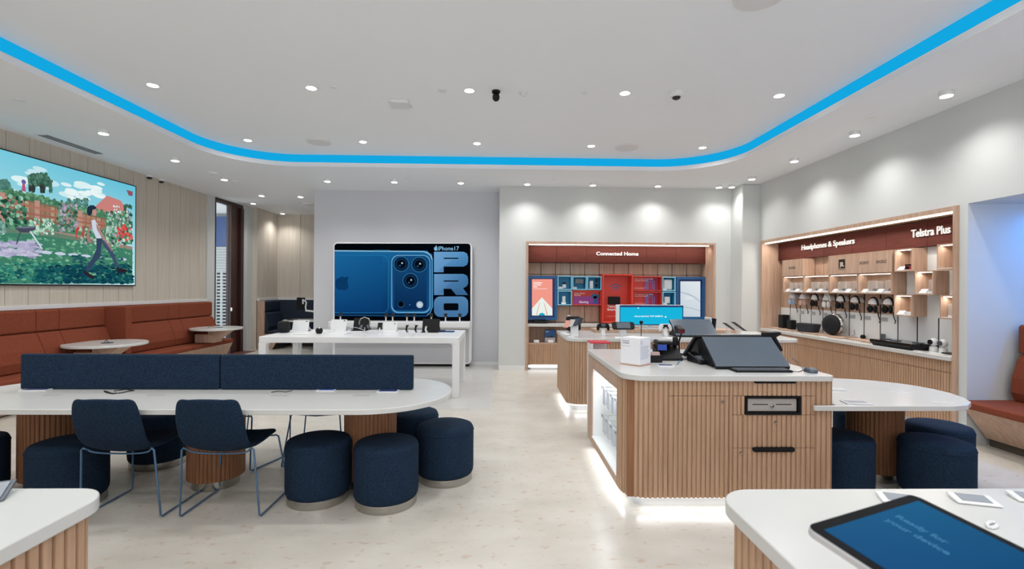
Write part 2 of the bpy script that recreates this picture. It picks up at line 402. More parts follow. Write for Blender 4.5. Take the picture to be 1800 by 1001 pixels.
names_in = [('over the left side of the recess, nearer row', (-3.69, 5.2)), ('second from the left in the nearer recess row', (-2.03, 5.2)), ('beside the black ball camera', (-.35, 5.2)),
            ('beside the white dome camera', (1.33, 5.2)), ('rightmost in the nearer recess row', (3.02, 5.2)), ('leftmost in the farther recess row', (-3.68, 7.1)),
            ('between the left round speaker and the centre, farther row', (-2.02, 7.1)), ('in the middle of the farther recess row', (-.36, 7.1)), ('just left of the right round speaker', (1.33, 7.15)), ('rightmost in the farther recess row', (3.0, 7.15))]
for nm, (x, y) in names_in: downlight('inner', (x, y, CH2), 'small round flush ceiling light '+nm, 'flush downlights in the ceiling recess')
for x in (-3.69, -2.03, -.35, 1.33, 3.02):
    for y in (3.3, 1.4, -.5, -2.4, -4.3): downlight('inner', (x, y, CH2), 'small round flush ceiling light above the camera, outside the picture', 'downlights behind the view')
names_out = [('above the near half of the wall screen', (-4.95, 6.13)), ('above the far edge of the wall screen', (-4.92, 7.41)), ('above the far end of the orange booth', (-4.91, 8.69)),
             ('in front of the glazed door', (-4.99, 10.19)), ('nearest the grey wall end, before the nook', (-4.22, 10.27)), ('beside the dark door frame', (-5.65, 11.16)), ('in the nook corner over the navy booth', (-5.65, 12.64)),
             ('above the left edge of the phone banner', (-3.11, 8.72)), ('above the middle of the phone banner', (-1.92, 8.72)), ('above the right edge of the phone banner', (-.73, 8.73)),
             ('above the left end of the red home bay', (.47, 8.76)), ('above the middle of the red home bay', (1.67, 8.78)), ('above the right part of the red home bay', (2.87, 8.8)),
             ('left of the pair in the far right corner', (4.02, 8.84)), ('right of the pair in the far right corner', (4.24, 8.8)), ('at the far end of the headphone wall row', (4.27, 8.15)),
             ('above the first half of the headphone wall', (4.29, 6.99)), ('above the near half of the headphone wall', (4.29, 5.78)), ('largest, nearest on the right side', (4.29, 4.57))]
for nm, (x, y) in names_out:
    t = downlight('outer', (x, y, CH), 'round drop-rim ceiling light '+nm, 'rimmed downlights on the outer ceiling')
    if 'pair' in nm or 'far end of the headphone' in nm:
        for c_ in t.children:
            if c_.type == 'LIGHT': c_.data.energy *= .5
for x, y in ((4.29, 3.3), (4.29, 2.0), (4.29, .6), (-4.95, 4.6), (-4.95, 3.2), (-4.95, 1.6)): downlight('outer', (x, y, CH), 'round drop-rim ceiling light outside the picture beside the camera', 'downlights behind the view')
def cdisc(name, label, cat, loc, r, h, m=WHITE, group=None, inner=None):
    t = thing(name, label, cat, loc, 0, group)
    MB().lathe([(r, 0), (r, -h*.6), (r*.9, -h)], 28).build('casing', m, t, smooth=True)
    if inner: MB().lathe([(r*.84, -h*.9), (r*.84, -h-.002)], 28).build('grille', inner, t)
    return t
SPK = mat('speaker_grille', 'e2e2e3', .8, noise=.9, scale=(200, 200, 200))
for lab, px_, r in (('round white ceiling speaker near the left bend of the blue band', (561, 249), .18), ('round white ceiling speaker near the right end of the recess', (1101, 259), .18),
                    ('round white ceiling speaker cut by the top edge of the picture', (1336, -8), .18)):
    t = thing('ceiling_speaker', lab, 'speaker', onz(*px_, CH2), 0, 'round ceiling speakers')
    MB().lathe([(r, 0), (r, -.012), (r*.93, -.016)], 36).build('rim', WHITE, t, smooth=True)
    MB().lathe([(r*.9, -.014), (r*.9, -.02)], 36).build('grille', SPK, t)
t = thing('ceiling_speaker', 'flat round speaker on the nook ceiling beside the grey wall', 'speaker', onz(545, 359, CH), 0, 'round ceiling speakers')
MB().lathe([(.17, 0), (.16, -.02)], 30).build('rim', WHITE, t); MB().lathe([(.14, -.02), (.14, -.024)], 30).build('grille', SPK, t)
t = thing('access_point', 'square white wireless unit with rounded corners on the ceiling', 'wireless unit', onz(702, 181, CH2), .1)
MB().prism(rr(-.11, -.11, .11, .11, .03), -.035, 0).build('casing', WHITE, t, bevel=.006); bx(.09, .06, -.03, .14, .075, 0).build('cable', SPK, t)
t = thing('ball_camera', 'black ball security camera under the ceiling recess', 'security camera', onz(872, 160, CH2))
MB().lathe([(.045, 0), (.045, -.02), (.03, -.028)], 24).build('mount', BLACK, t, smooth=True)
MB().lathe([(.018, -.02), (.034, -.04), (.04, -.065), (.036, -.09), (.02, -.108)], 24).build('head', BLACK, t, smooth='all')
t = thing('dome_camera', 'white dome security camera with a black lens on the ceiling', 'security camera', onz(1189, 163, CH2))
MB().lathe([(.08, 0), (.078, -.03), (.055, -.05)], 28).build('housing', WHITE, t, smooth=True)
MB().lathe([(.045, -.045), (.04, -.065), (.02, -.076)], 24).build('lens_dome', BLACKG, t, smooth='all')
t = thing('smoke_detector', 'small white smoke detector between the ceiling cameras', 'smoke detector', onz(920, 162, CH2))
MB().lathe([(.05, 0), (.05, -.012), (.03, -.02)], 24).build('base', WHITE, t, smooth=True); MB().lathe([(.022, -.018), (.018, -.045)], 16).build('sensor', SPK, t)
for lab, p, z, r in (('small white disc sensor right of the second ceiling light', (586, 153), CH2, .035), ('faint white disc cover left of the centre ceiling light', (777, 159), CH2, .05),
                     ('tiny white disc left of the dome camera', (1028, 163), CH2, .03), ('small white disc between the two right wall lights', (1530, 206), CH, .045),
                     ('pale round cover at the far left edge of the ceiling', (34, 176), CH, .055), ('tiny white disc over the phone banner', (715, 314), CH, .03),
                     ('tiny white disc over the left of the home bay', (973, 317), CH, .03)):
    tag(put(MB().lathe([(r, 0), (r*.95, -.008)], 20).build('ceiling_sensor', WHITE), onz(*p, z)), lab, 'sensor', 'small ceiling discs')
for lab, p in (('larger flat detector left of the booth ceiling light', (374, 304)), ('flat detector right of the booth ceiling light', (413, 319))):
    t = thing('smoke_detector', lab, 'smoke detector', onz(*p, CH)); MB().lathe([(.085, 0), (.08, -.02), (.05, -.03)], 24).build('base', WHITE, t, smooth=True); MB().lathe([(.03, -.028), (.025, -.04)], 16).build('sensor', SPK, t)
for lab, p, r in (('small dome camera on the plank wall top, left of two', (263, 309), 1), ('small dome camera on the plank wall top, right of two', (284, 316), 1), ('small dome camera in the far right ceiling corner', (1301, 334), 1)):
    t = thing('dome_camera', lab, 'security camera', onz(*p, CH)); MB().lathe([(.055, 0), (.05, -.03)], 20).build('housing', WHITE, t, smooth=True); MB().lathe([(.042, -.03), (.035, -.055), (.015, -.065)], 20).build('lens_dome', BLACKG, t, smooth='all')
a, b = onz(70, 236, CH), onz(183, 271, CH); t = thing('air_vent', 'long narrow slotted air vent in the ceiling over the wall screen', 'air vent', (a.x, a.y, CH))
bx(-.06, 0, -.006, .06, b.y-a.y, 0).build('frame', WHITE, t)
q = MB(); [q.box(-.045+i*.045, .02, -.008, -.02+i*.045, b.y-a.y-.02, -.006) for i in range(3)]; q.build('slot', mat('vent_dark', '55585c', .8), t)

# ================================================================ LEFT SIDE: wall screen
t = thing('wall_screen', 'large landscape wall screen showing a bright garden cartoon', 'screen', (XL, 6.8, 2.4))
bx(.0, -1.44, -.86, .04, 1.51, .83).build('cabinet', BLACK, t)
A = Art(lambda x, y: onx(x, y, XL+.0415), (1, 0, 0), .0006)
def clipx(x): return x
A.grad(-120, 500, 233, 232, ['9ad8ea']*2+['3fb3dc', '2aa6d8'], 2, 2)
# keep the picture inside the frame: rows in metres are turned back to picture units
def tvx(Y): return 880+850*XL/Y
def G(pts, col): A.poly([p for p in pts], col)
A.v = []; A.f = []; A.c = []
def onTV(Y, z): return (XL+.0415, Y, z)
A.fn = onTV
Y0, Y1, Z0, Z1 = 5.38, 8.29, 1.56, 3.215
A.grad(Y0, Z0, Y1, Z1, ['bfe6ea', 'c3e8ea', '63bfd8', '7ccbdd'], 6, 6)
def tp(x, y): p = onx(x, y, XL+.0415); return (p.y, p.z)
def TPoly(pts, col): A.poly([tp(*p) for p in pts], col)
def dots(n, x0, x1, y0, y1, cols, r0, r1, n_=6, flat=1):
    for i in range(n):
        x = random.uniform(x0, x1); f = (x-x0)/(x1-x0); c = tp(x, random.uniform(y0(x) if callable(y0) else y0, y1(x) if callable(y1) else y1))
        r = random.uniform(r0, r1)
        if Y0+r < c[0] < Y1-r and Z0+r*flat < c[1] < Z1-r: A.disc(c[0], c[1], r, random.choice(cols), r*flat, n_)
GR = ['2c5a48', '5a9274', '86bb9e', '39705a', 'a6d0ba', '1d463a']
A.lay(); dots(26, 20, 200, 290, 345, ['cfeaee', 'dcf1f2', 'c3e4ec'], .06, .16, 14, .3); A.lay(); dots(14, 110, 190, 322, 350, ['e6f4f4', 'd9eef0'], .05, .13, 14, .3)
A.lay(); TPoly([(162, 368), (188, 344), (212, 353), (224, 370), (214, 380), (162, 380)], 'c7807a'); TPoly([(222, 334), (233, 337), (233, 345), (226, 344)], '8d5560')
hedge = lambda x: 330+.235*x
A.lay(); TPoly([(-97, hedge(-97)), (0, hedge(0)), (90, hedge(90)), (160, hedge(160)), (232, 385), (232, 430), (-97, 400)], '4e8263'); A.lay(); dots(330, -92, 232, lambda x: hedge(x)-2, lambda x: hedge(x)+9, ['5d8f6c', '47785a', '73a381', '3c6b52'], .012, .03)
A.lay(); dots(50, -10, 16, 318, 332, ['3f6f66', '5c8c80'], .02, .035); dots(40, 118, 155, 350, 362, ['47706a', '5c8c80'], .015, .03); dots(30, 218, 232, 360, 385, ['33584a', '44705c'], .02, .035)
# topiary elephant and a small pink figure by it
A.lay(); TPoly([(48, 314), (52, 308), (62, 305), (72, 304), (78, 309), (86, 311), (91, 320), (91, 334), (87, 341), (85, 336), (86, 328), (82, 325), (80, 330), (78, 340), (70, 340), (70, 328), (62, 328), (61, 338), (51, 337), (49, 326)], '3d6657')
A.lay(); dots(110, 50, 84, 306, 326, ['2c5146', '4f7a68', '648f7c', '38604f'], .015, .03); dots(30, 51, 60, 326, 337, ['2b3f3a', '3d2f36'], .012, .02); dots(30, 70, 77, 326, 338, ['2b3f3a', '3d2f36'], .012, .02); dots(16, 86, 91, 318, 338, ['3d6657', '4f7a68'], .012, .02)
TPoly([(37, 336), (39, 322), (43, 322), (45, 337)], 'b05a7c'); A.disc(*tp(41, 320), .03, '6a5f9a')
# fence
fz = lambda x: 341+.235*x
A.lay(); TPoly([(-97, fz(-97)), (100, fz(100)), (185, fz(185)), (185, 405), (100, 395), (-97, 372)], '7e5f4d'); A.lay()
x = -92
while x < 183: TPoly([(x, fz(x)+2), (x+7.5, fz(x)+3.6), (x+7.5, 375+.16*x), (x, 375+.16*x)], random.choice(['a5836a', '957660', 'b09078'])); x += 9
A.lay(); TPoly([(-95, fz(-95)+8), (185, fz(185)+7), (185, fz(185)+11), (-95, fz(-95)+13)], 'a8705e'); TPoly([(-95, 350), (185, 396), (185, 399), (-95, 355)], '9a6455')
for x in (-1, 60, 135): TPoly([(x, fz(x)-3), (x+9, fz(x)-2), (x+9, 392+.12*x), (x, 390+.12*x)], 'b98d80')
# lawn and beds
A.lay(); TPoly([(-97, 394), (60, 402), (140, 418), (232, 436), (232, 499), (-97, 499)], '3f7d66'); TPoly([(-97, 394), (60, 402), (140, 414), (232, 434), (232, 440), (140, 424), (60, 412), (-97, 404)], 'a8857c')
A.lay(); dots(640, -92, 232, lambda x: 412+.1*x, 498, ['5f9c7e', '74ad8c', '4c8a6e', '3c7a66', '8abf9d'], .012, .04, 6, .45)
A.lay(); dots(130, -30, 70, 425, 452, ['a9a6c4', 'b8b6d0', '9a94b8', 'c4c4da'], .03, .07, 8, .35)
for x in (80, 105, 128, 150, 172, 215): c = tp(x, 444+(x-80)*.09); A.disc(c[0], c[1], .085, 'c3cde0', .022)
A.lay(); dots(420, 60, 232, lambda x: 470-.02*x, 498, ['0d3f4c', '12505a', '0a3344', '1a5f60', '103f54'], .02, .06, 6, .5); dots(330, -92, 110, 462, 498, ['1f6a62', '2f8070', '174f54', '56a084'], .015, .045, 6, .5)
A.lay(); dots(60, 125, 215, 448, 470, ['2a5f62', '1d4f58'], .02, .05, 6, .4)
# shrubs and flowers
A.lay(); dots(330, -90, 45, 345, 404, GR, .012, .035); dots(90, 50, 94, 385, 412, ['8fc4a8', 'd5e6dc', '4f8468', 'b9d8c8'], .012, .03); dots(60, -30, 8, 390, 412, ['cfe2e0', '8fb8b0', '5e8f83'], .015, .03)
A.lay(); dots(170, 100, 134, 358, 408, ['6f9c84', 'b9aabf', '3d6b53', '9a8aa4', '2b5542'], .012, .03); dots(240, 186, 231, 372, 432, GR+['c7d9cf', 'a59ab0'], .012, .035); dots(60, 138, 190, 402, 428, GR+['a8a0b0'], .012, .03)
A.lay(); dots(34, 203, 231, 396, 424, ['c8323c', 'd94b4b', 'e05a55'], .015, .032); dots(14, 132, 150, 400, 420, ['b8453f'], .012, .025); dots(10, 198, 208, 362, 376, ['dfeef4'], .012, .022)
# round fire bowl
A.lay(); TPoly([(24, 401), (40, 398), (62, 398), (60, 404), (50, 409), (34, 409)], '434958'); TPoly([(33, 409), (35, 409), (28, 430), (26, 430)], '434958'); TPoly([(50, 407), (53, 406), (74, 438), (71, 438)], 'c9d5e2'); A.lay(); TPoly([(24, 401), (40, 398), (62, 398), (58, 401), (40, 402)], '6a7080')
# a walking person in a white shirt and blue jeans, seen from the side
TPoly([(159, 388), (165, 386), (171, 397), (177, 419), (168, 420), (161, 404)], 'c9d2e0')
TPoly([(158, 393), (161, 397), (154, 411), (159, 426), (156, 430), (150, 418), (151, 408)], 'a07a74')
A.lay(); TPoly([(167, 393), (172, 399), (184, 420), (197, 440), (194, 443), (182, 426), (169, 404)], 'a9837c')
TPoly([(168, 419), (178, 420), (175, 450), (160, 470), (152, 478), (148, 473), (160, 455), (168, 438)], '34465f'); TPoly([(176, 420), (183, 424), (198, 444), (207, 468), (202, 471), (194, 450), (180, 432)], '3b4e69')
TPoly([(147, 475), (166, 488), (160, 491), (145, 481)], '2a2430'); TPoly([(203, 470), (223, 475), (221, 479), (204, 480)], '2a2430')
c = tp(164, 373); A.disc(c[0], c[1], .045, 'b98f80', .06)
A.lay(); TPoly([(151, 372), (152, 364), (157, 361), (163, 361), (168, 365), (166, 368), (161, 369), (160, 376), (156, 380), (152, 377)], '1f3144')
A.build('displayed_picture', t, 'screen_picture')

# orange booths
SEAT = .455
def booth(y0, y1, label, seams, end=False):
    t = thing('booth_bench', label, 'booth', (XL, y0, 0), 0, 'terracotta booths along the plank wall'); L = y1-y0
    es = [0]+[s-y0 for s in seams]+[L]
    for a, b in zip(es, es[1:]):
        a += .003; b -= .003
        MB().ext([(.0, .93), (.0, 1.222), (.13, 1.222), (.15, 1.20), (.15, .95), (.13, .93)], a, b, 'y').build('upper_cushion', ORANGE, t, bevel=.008)
        MB().ext([(.0, .45), (.0, .925), (.13, .925), (.17, .90), (.25, .72), (.29, .58), (.28, .47), (.26, .45)], a, b, 'y').build('back_cushion', ORANGE, t, bevel=.01)
        MB().ext([(.02, .37), (.02, SEAT-.005), (.55, SEAT), (.6, .44), (.6, .38), (.58, .37)], a, b, 'y').build('seat_cushion', ORANGE, t, bevel=.01)
    MB().ext([(.02, 0.02), (.02, .37), (.58, .37), (.42, .02)], .01, L-.01, 'y').build('wooden_base', WOODR, t)
    return t
booth(3.6, 7.55, 'long terracotta booth bench under the wall screen, left of the wing panel', [4.9, 6.45, 6.78])
booth(7.68, 10.3, 'shorter terracotta booth bench between the wing panel and the glazed door', [8.95, 9.25])
tag(bx(XL, 7.555, .02, -5.74, 7.675, 1.222).build('booth_divider', ORANGE, None, bevel=.012), 'upright terracotta wing panel separating the two booth benches', 'booth divider')
def booth_table(cx, cy, r, label, nm):
    t = thing('booth_table', label, 'table', (cx, cy, 0), 0, 'round tables at the booths')
    MB().lathe([(r-.01, .705), (r, .712), (r, .735), (r-.006, .742)], 48).build('tabletop', SOLID, t, smooth=True)
    q = MB(); q.box(-.33, -.15, SEAT+.006, .02, .15, .62); q.build('plinth', WOODR, t, bevel=.004)
    MB().box(-.32, -.13, .62, -.12, .13, .65).build('armrest_pad', ORANGE, t, bevel=.01)
    MB().ext([(-.14, .46), (-.05, .46), (.3, .705), (.17, .705)], -.13, .13, 'y').build('slanted_leg', WOODR, t, bevel=.003)
    MB().ext([(-.02, SEAT+.003), (-.1, .62), (-.1, .705), (.17, .705), (.1, .62)], -.12, .12, 'y').build('column', WOODR, t)
    return t
booth_table(-5.55, 6.95, .48, 'round white table at the booth below the wall screen', 0)
booth_table(-5.52, 9.55, .455, 'round white table at the far booth beside the glazed door', 1)
def wire(pts, label, r=.0035, m=BLACK, cat='cable', name='cable'):
    o = MB().tube(pts, r, 6).build(name, m, None, smooth=True); return tag(o, label, cat)
for cx, cy, lb in ((-5.5, 6.9, 'dark disc pad on the near booth table'), (-5.5, 9.6, 'dark disc pad on the far booth table')):
    tag(put(MB().lathe([(.07, 0), (.07, .006)], 24).build('charging_pad', SLATE), (cx, cy, .743)), lb, 'charging pad', 'pads on booth tables')
wire([(-5.62, 7.0, .748), (-5.57, 6.98, .78), (-5.52, 6.93, .76), (-5.5, 6.92, .752)], 'short dark cable on the near booth table')
wire([(-5.66, 9.5, .748), (-5.62, 9.5, .765), (-5.55, 9.53, .752)], 'short dark cable on the far booth table')

# nook with the navy booth
t = thing('corner_booth', 'dark navy corner booth in the plank-lined nook', 'booth', (-5.96, 12.0, 0))
P = [(0, .92), (0, 1.195), (.1, 1.195), (.13, 1.17), (.13, .94), (.11, .92)]
MB().ext(P, .05, 1.04, 'y').build('upper_cushion', NAVYD, t, bevel=.01)
MB().ext([(.0, .45), (.0, .91), (.12, .91), (.17, .86), (.26, .56), (.24, .45)], .05, 1.04, 'y').build('back_cushion', NAVYD, t, bevel=.01)
MB().ext([(0, .38), (0, .46), (.55, .46), (.57, .44), (.57, .38)], .05, 1.04, 'y').build('seat_cushion', NAVYD, t, bevel=.01)
MB().box(.13, .94, .46, 2.2, 1.04, 1.195).build('rear_panel', NAVYD, t)
MB().box(.57, .5, .38, 2.2, 1.04, .46).build('rear_seat', NAVYD, t, bevel=.01)
MB().box(0, .0, 0, .16, .05, 1.2).build('end_panel', WOODR, t); MB().ext([(0, 0), (0, .38), (.56, .38), (.35, 0)], .01, .05, 'y').build('end_board', WOODR, t)
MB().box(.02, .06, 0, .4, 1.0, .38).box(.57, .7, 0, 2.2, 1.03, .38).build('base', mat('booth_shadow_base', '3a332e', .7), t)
c = onz(548, 566, .74); t = thing('nook_table', 'oval white table on a thin post in the nook', 'table', (-4.75, 12.0, 0))
MB().lathe([(.5, .71), (.51, .72), (.51, .735), (.5, .74)], 40, (0, 0, 0), 1.1, .85).build('tabletop', SOLID, t, smooth=True)
MB().cyl((-.15, 0, .02), .03, .69).build('post', WHITE, t); MB().lathe([(.22, 0), (.22, .012), (.05, .02)], 28, (-.15, 0, 0)).build('base_plate', WHITE, t)
t = thing('monitor', 'black monitor on a white swing arm over the nook table', 'monitor', (-4.85, 12.1, .742))
bx(-.2, .0, .24, .0, .03, .54).build('screen', BLACK, t, bevel=.006)
q = MB().tube([(-.02, -.02, .45), (.02, -.05, .47), (.06, -.05, .42), (.04, -.05, .3), (.06, -.05, .22)], .018).tube([(.04, -.05, .22), (.3, -.03, .19)], .022); q.box(-.05, -.03, .38, -.02, 0, .5)
q.tube([(.3, -.03, .2), (.3, -.03, .002)], .018); q.build('swing_arm', WHITE, t, smooth=True)
tag(put(bx(0, 0, 0, .12, .1, .16).build('document_box', WHITE), (-4.42, 11.9, .743)), 'white box standing on the nook table', 'box')
tag(put(MB().prism(rr(-.12, -.04, .12, .04, .02), 0, .02).build('keyboard', BLACK, None, bevel=.004), (-5.0, 11.75, .743)), 'black keyboard lying on the nook table edge', 'keyboard')

# ================================================================ LONG TABLE
t = thing('long_table', 'long white round-ended communal table with three ribbed wooden drums', 'table', (-2.18, 3.79, 0))
MB().prism(rr(-1.81, -.585, 1.8, .585, .584, 20), .706, .742).build('tabletop', SOLID, t, bevel=.004, smooth=True)
for x in (-1.3, -.04, 1.16):
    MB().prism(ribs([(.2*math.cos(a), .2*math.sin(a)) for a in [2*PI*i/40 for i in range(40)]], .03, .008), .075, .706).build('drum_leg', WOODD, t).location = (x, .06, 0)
    MB().lathe([(.165, 0), (.165, .075)], 32).build('metal_foot', STEEL, t, smooth=True).location = (x, .06, 0)
for i, x in enumerate((-1.1, -.35, .55, 1.15)):
    bx(-.06, -.012, .7415, .06, .012, .7435).build('power_flap', mat('flap_grey', '9a9c9c', .5), t).location = (x, -.17, 0)
for lb, x0, x1 in (('navy felt desk screen standing on the long table, left panel', -3.70, -2.185), ('navy felt desk screen standing on the long table, right panel', -2.178, -.685)):
    tag(bx(x0, 3.815, .744, x1, 3.87, 1.014).build('desk_divider', NAVY, None, bevel=.012, seg=3), lb, 'desk screen', 'felt screens on the long table')
def slate(loc, rz, w_, d_, label, m=WHITE, col='2c3a78', name='info_card', hgt=.008, grp=None):
    t = thing(name, label, 'card', loc, rz, grp); bx(-w_/2, -d_/2, 0, w_/2, d_/2, hgt).build('backing', m, t, bevel=.002)
    bx(-w_*.43, -d_*.38, hgt, w_*.43, d_*.4, hgt+.001).build('printed_face', mat('face_'+col, col, .3), t); return t
slate(onz(66, 686, .742), .05, .2, .1, 'white-edged tablet lying at the left end of the navy desk screen', name='tablet', col='46486f')
slate(onz(682, 689, .742), 0, .16, .08, 'small blue card lying before the right end of the desk screen')
slate(onz(573, 687.5, .742), 0, .14, .05, 'small blue card partly under the desk screen edge', col='3a57a5')
q = [onz(185+18*math.cos(a*.7)+22*a/6, 690+2.6*math.sin(a*1.3), .747) for a in range(0, 9)]
wire([Vector(p) for p in q]+[onz(236, 687, .747), onz(222, 685, .747), onz(200, 687.5, .747)], 'tangled thin dark cable on the table near the left chair', .003)
wire([onz(477, 690, .746), onz(490, 688, .746), onz(503, 689.5, .75), onz(514, 687, .746)], 'short dark cable on the table in front of the right desk screen', .0025)

# chairs
def shell():
    prof = [(-.375, .835, .155), (-.365, .815, .195), (-.345, .74, .212), (-.315, .64, .222), (-.275, .54, .222), (-.215, .462, .215), (-.12, .437, .215), (0, .44, .215), (.12, .452, .215), (.2, .462, .2), (.235, .462, .17)]
    nu = 9; q = MB(); vs = []
    for j, (y, z, hw) in enumerate(prof):
        for i in range(nu):
            u = -1+2*i/(nu-1); k = max(0, 1-j/5); lift = (1-k)*.035 if j < 9 else .01
            vs.append((u*hw, y+k*.05*u*u, z+lift*u*u-(.012 if j == 0 else 0)*u*u))
    q.add(vs, [(j*nu+i, j*nu+i+1, (j+1)*nu+i+1, (j+1)*nu+i) for j in range(len(prof)-1) for i in range(nu-1)]); return q
def make_chair(label, loc, rz, m=BLUEM):
    t = thing('wire_chair', label, 'chair', loc, rz, 'navy shell chairs at the long table')
    o = shell().build('seat_shell', NAVY, t, smooth='all'); so = o.modifiers.new('so', 'SOLIDIFY'); so.thickness = .026; so.offset = 0; s2 = o.modifiers.new('s', 'SUBSURF'); s2.levels = 1; s2.render_levels = 2
    for s in (-1, 1):
        MB().tube([(s*.2, -.2, .46), (s*.222, -.215, .478), (s*.235, -.213, .465), (s*.262, -.185, .02), (s*.263, -.17, .008), (s*.263, .25, .008), (s*.26, .265, .02), (s*.21, .2, .43), (s*.19, .19, .445)], .0065, 8).build('sled_leg', m, t, smooth='all')
    MB().tube([(.2*math.sin(a), -.2+.03*math.cos(a)**2, .462-.036*math.cos(a)) for a in [-PI/2+PI*i/12 for i in range(13)]], .006, 8).build('rear_rail', m, t, smooth='all')
    MB().tube([(-.19, .19, .44), (0, .2, .428), (.19, .19, .44)], .006, 8).build('front_rail', m, t, smooth='all')
    return t
ch = make_chair('navy shell chair with blue wire sled legs, right of the two turned from the camera', (-1.865, 3.46, 0), 0)
copy(ch, 'navy shell chair with blue wire sled legs, left of the two turned from the camera', (-2.515, 3.46, 0), 0)
c2 = copy(ch, 'navy wire-legged chair across the long table, seen past the nearest pair of stools', (-1.6, 4.44, 0), PI)
c3 = copy(ch, 'navy wire-legged chair across the long table, hidden by the right front chair', (-2.24, 4.42, 0), PI-.33)
# stools
def make_stool(label, loc, group):
    t = thing('stool', label, 'stool', loc, 0, group); r = .228; z0, z1 = .055, .445
    pr = [(r*.5, z0), (r*.93, z0+.0), (r*.985, z0+.02), (r, z0+.05), (r, z1-.055), (r*.985, z1-.028), (r*.94, z1-.01), (r*.85, z1-.002), (r*.4, z1)]
    MB().lathe(pr, 40).build('upholstered_drum', NAVY, t, smooth='all')
    MB().lathe([(r*.94, 0), (r*.95, .004), (r*.95, z0+.004)], 40).build('steel_base', STEEL, t, smooth=True)
    MB().lathe([(r+.0005, z1-.052), (r+.003, z1-.046), (r+.0005, z1-.04)], 40).build('piping', NAVY, t, smooth=True)
    return t
G1, G2 = 'navy stools round the long table', 'navy stools round the right table'
st = make_stool('navy round stool at the right end of the long table, nearest the aisle', (-.44, 3.95, 0), G1)
copy(st, 'navy round stool with steel base in front of the right drum of the long table', (-.815, 3.51, 0))
copy(st, 'navy round stool between the right front chair and its nearer stool neighbour', (-1.325, 3.58, 0))
copy(st, 'navy round stool half hidden behind the end of the long table', (-.78, 4.36, 0))
copy(st, 'navy round stool behind the left front chair, before the left drum', (-3.06, 3.51, 0))
copy(st, 'dark round stool under the table between the two front chairs', (-2.97, 4.3, 0))
copy(st, 'navy round stool cut off by the left edge of the picture', (-3.83, 3.56, 0))
copy(st, 'navy round stool tucked against the right end of the drawer island', (2.62, 3.67, 0), group=G2)
copy(st, 'navy round stool in front of the drum of the right table', (3.25, 3.53, 0), group=G2)
copy(st, 'navy round stool standing outermost at the right table', (3.66, 3.95, 0), group=G2)
copy(st, 'navy round stool behind the island end, barely visible', (2.74, 4.38, 0), group=G2)
copy(st, 'navy round stool behind the drum of the right table', (3.37, 4.42, 0), group=G2)

# ================================================================ WHITE DISPLAY TABLE AND PHONE BANNER
AX0, AX1, AY0, AY1, AZ = -3.37, -.575, 6.82, 8.03, .85
t = thing('display_table', 'white lacquered product table on four square legs', 'table', ((AX0+AX1)/2, (AY0+AY1)/2, 0)); W_, D_ = (AX1-AX0)/2, (AY1-AY0)/2
MB().prism(rr(-W_, -D_, W_, D_, .02, 4), AZ-.085, AZ).build('tabletop', APPLEW, t, bevel=.006)
for sx in (-1, 1):
    for sy in (-1, 1):
        q = MB(); x1 = sx*W_; x0 = sx*(W_-.1); y0, y1 = sy*D_, sy*(D_-.1)
        q.box(x0, y0*.999, 0, x1*.9995, y1, AZ-.084); q.ext([(x0, AZ-.085), (x0, AZ-.13), (x0-sx*.012, AZ-.1), (x0-sx*.045, AZ-.085)], y0*.999, y1, 'y'); q.build('leg', APPLEW, t, bevel=.006)
MI = mat('mat_inset', 'd2d4d6', .3)
for i in range(4): bx(-W_+.1+i*.67, -D_+.1, AZ, -W_+.73+i*.67, D_-.12, AZ+.0015).build('inset_pad', APPLEW, t)
for i in range(3): bx(-W_+.74+i*.67, -D_+.03, AZ, -W_+.76+i*.67, D_-.03, AZ+.001).build('inlay_line', MI, t)
AZ += .002
def A_(x, y): return onz(x, y, AZ)
def lathe_thing(name, label, cat, loc, prof, m, group=None, n=28): return tag(put(MB().lathe(prof, n).build(name, m, None, smooth='all'), loc), label, cat, group)
t = thing('smart_speaker', 'large black mesh smart speaker at the left end of the white table', 'speaker', A_(499, 585))
MB().lathe([(.05, 0), (.075, .008), (.087, .035), (.088, .14), (.08, .162), (.06, .172)], 32).build('mesh_body', BLACKM, t, smooth='all'); MB().lathe([(.055, .171), (.05, .1745)], 24).build('touch_top', BLACKG, t)
t = thing('smart_speaker', 'small black ball smart speaker on the white table', 'speaker', A_(561, 587))
MB().lathe([(.028, 0), (.043, .012), (.052, .04), (.05, .065), (.035, .085)], 28).build('mesh_body', BLACKM, t, smooth='all'); MB().lathe([(.035, .084), (.03, .0865)], 20).build('touch_top', BLACKG, t)
def tablet_stand(loc, w_, h_, label, m, kick, rz=0, cam_=True):
    t = thing('display_tablet', label, 'tablet', loc, rz, 'tablets on the white table')
    MB().ext([(0, 0), (.012, 0), (.012+h_*.35, h_), (h_*.35, h_+.003)], -w_/2, w_/2, 'x').build('case_back', m, t, bevel=.003)
    MB().ext([(-.13, 0), (-.13, .006), (.01, .008), (.01, 0)], -w_/2, w_/2, 'x').build('keyboard_flap', kick, t, bevel=.002)
    MB().ext([(h_*.18, h_*.5), (h_*.18+.01, h_*.5), (h_*.85, 0.0), (h_*.85-.012, 0)], -w_/2, w_/2, 'x').build('kickstand', kick, t)
    if cam_: bx(w_/2-.05, h_*.31-.004, h_*.86, w_/2-.025, h_*.31+.004, h_*.93).build('camera_bump', BLACK, t)
    return t
ts = tablet_stand(A_(527, 583), .25, .17, 'white tablet in a folded cover, beside the large mesh speaker', WHITE, WHITE)
tablet_stand(A_(594, 582), .25, .175, 'white tablet seen from behind, right of the ball speaker', WHITE, WHITE)
tablet_stand(A_(634, 581), .25, .19, 'black tablet seen from behind the headphone stand', BLACK, BLACK)
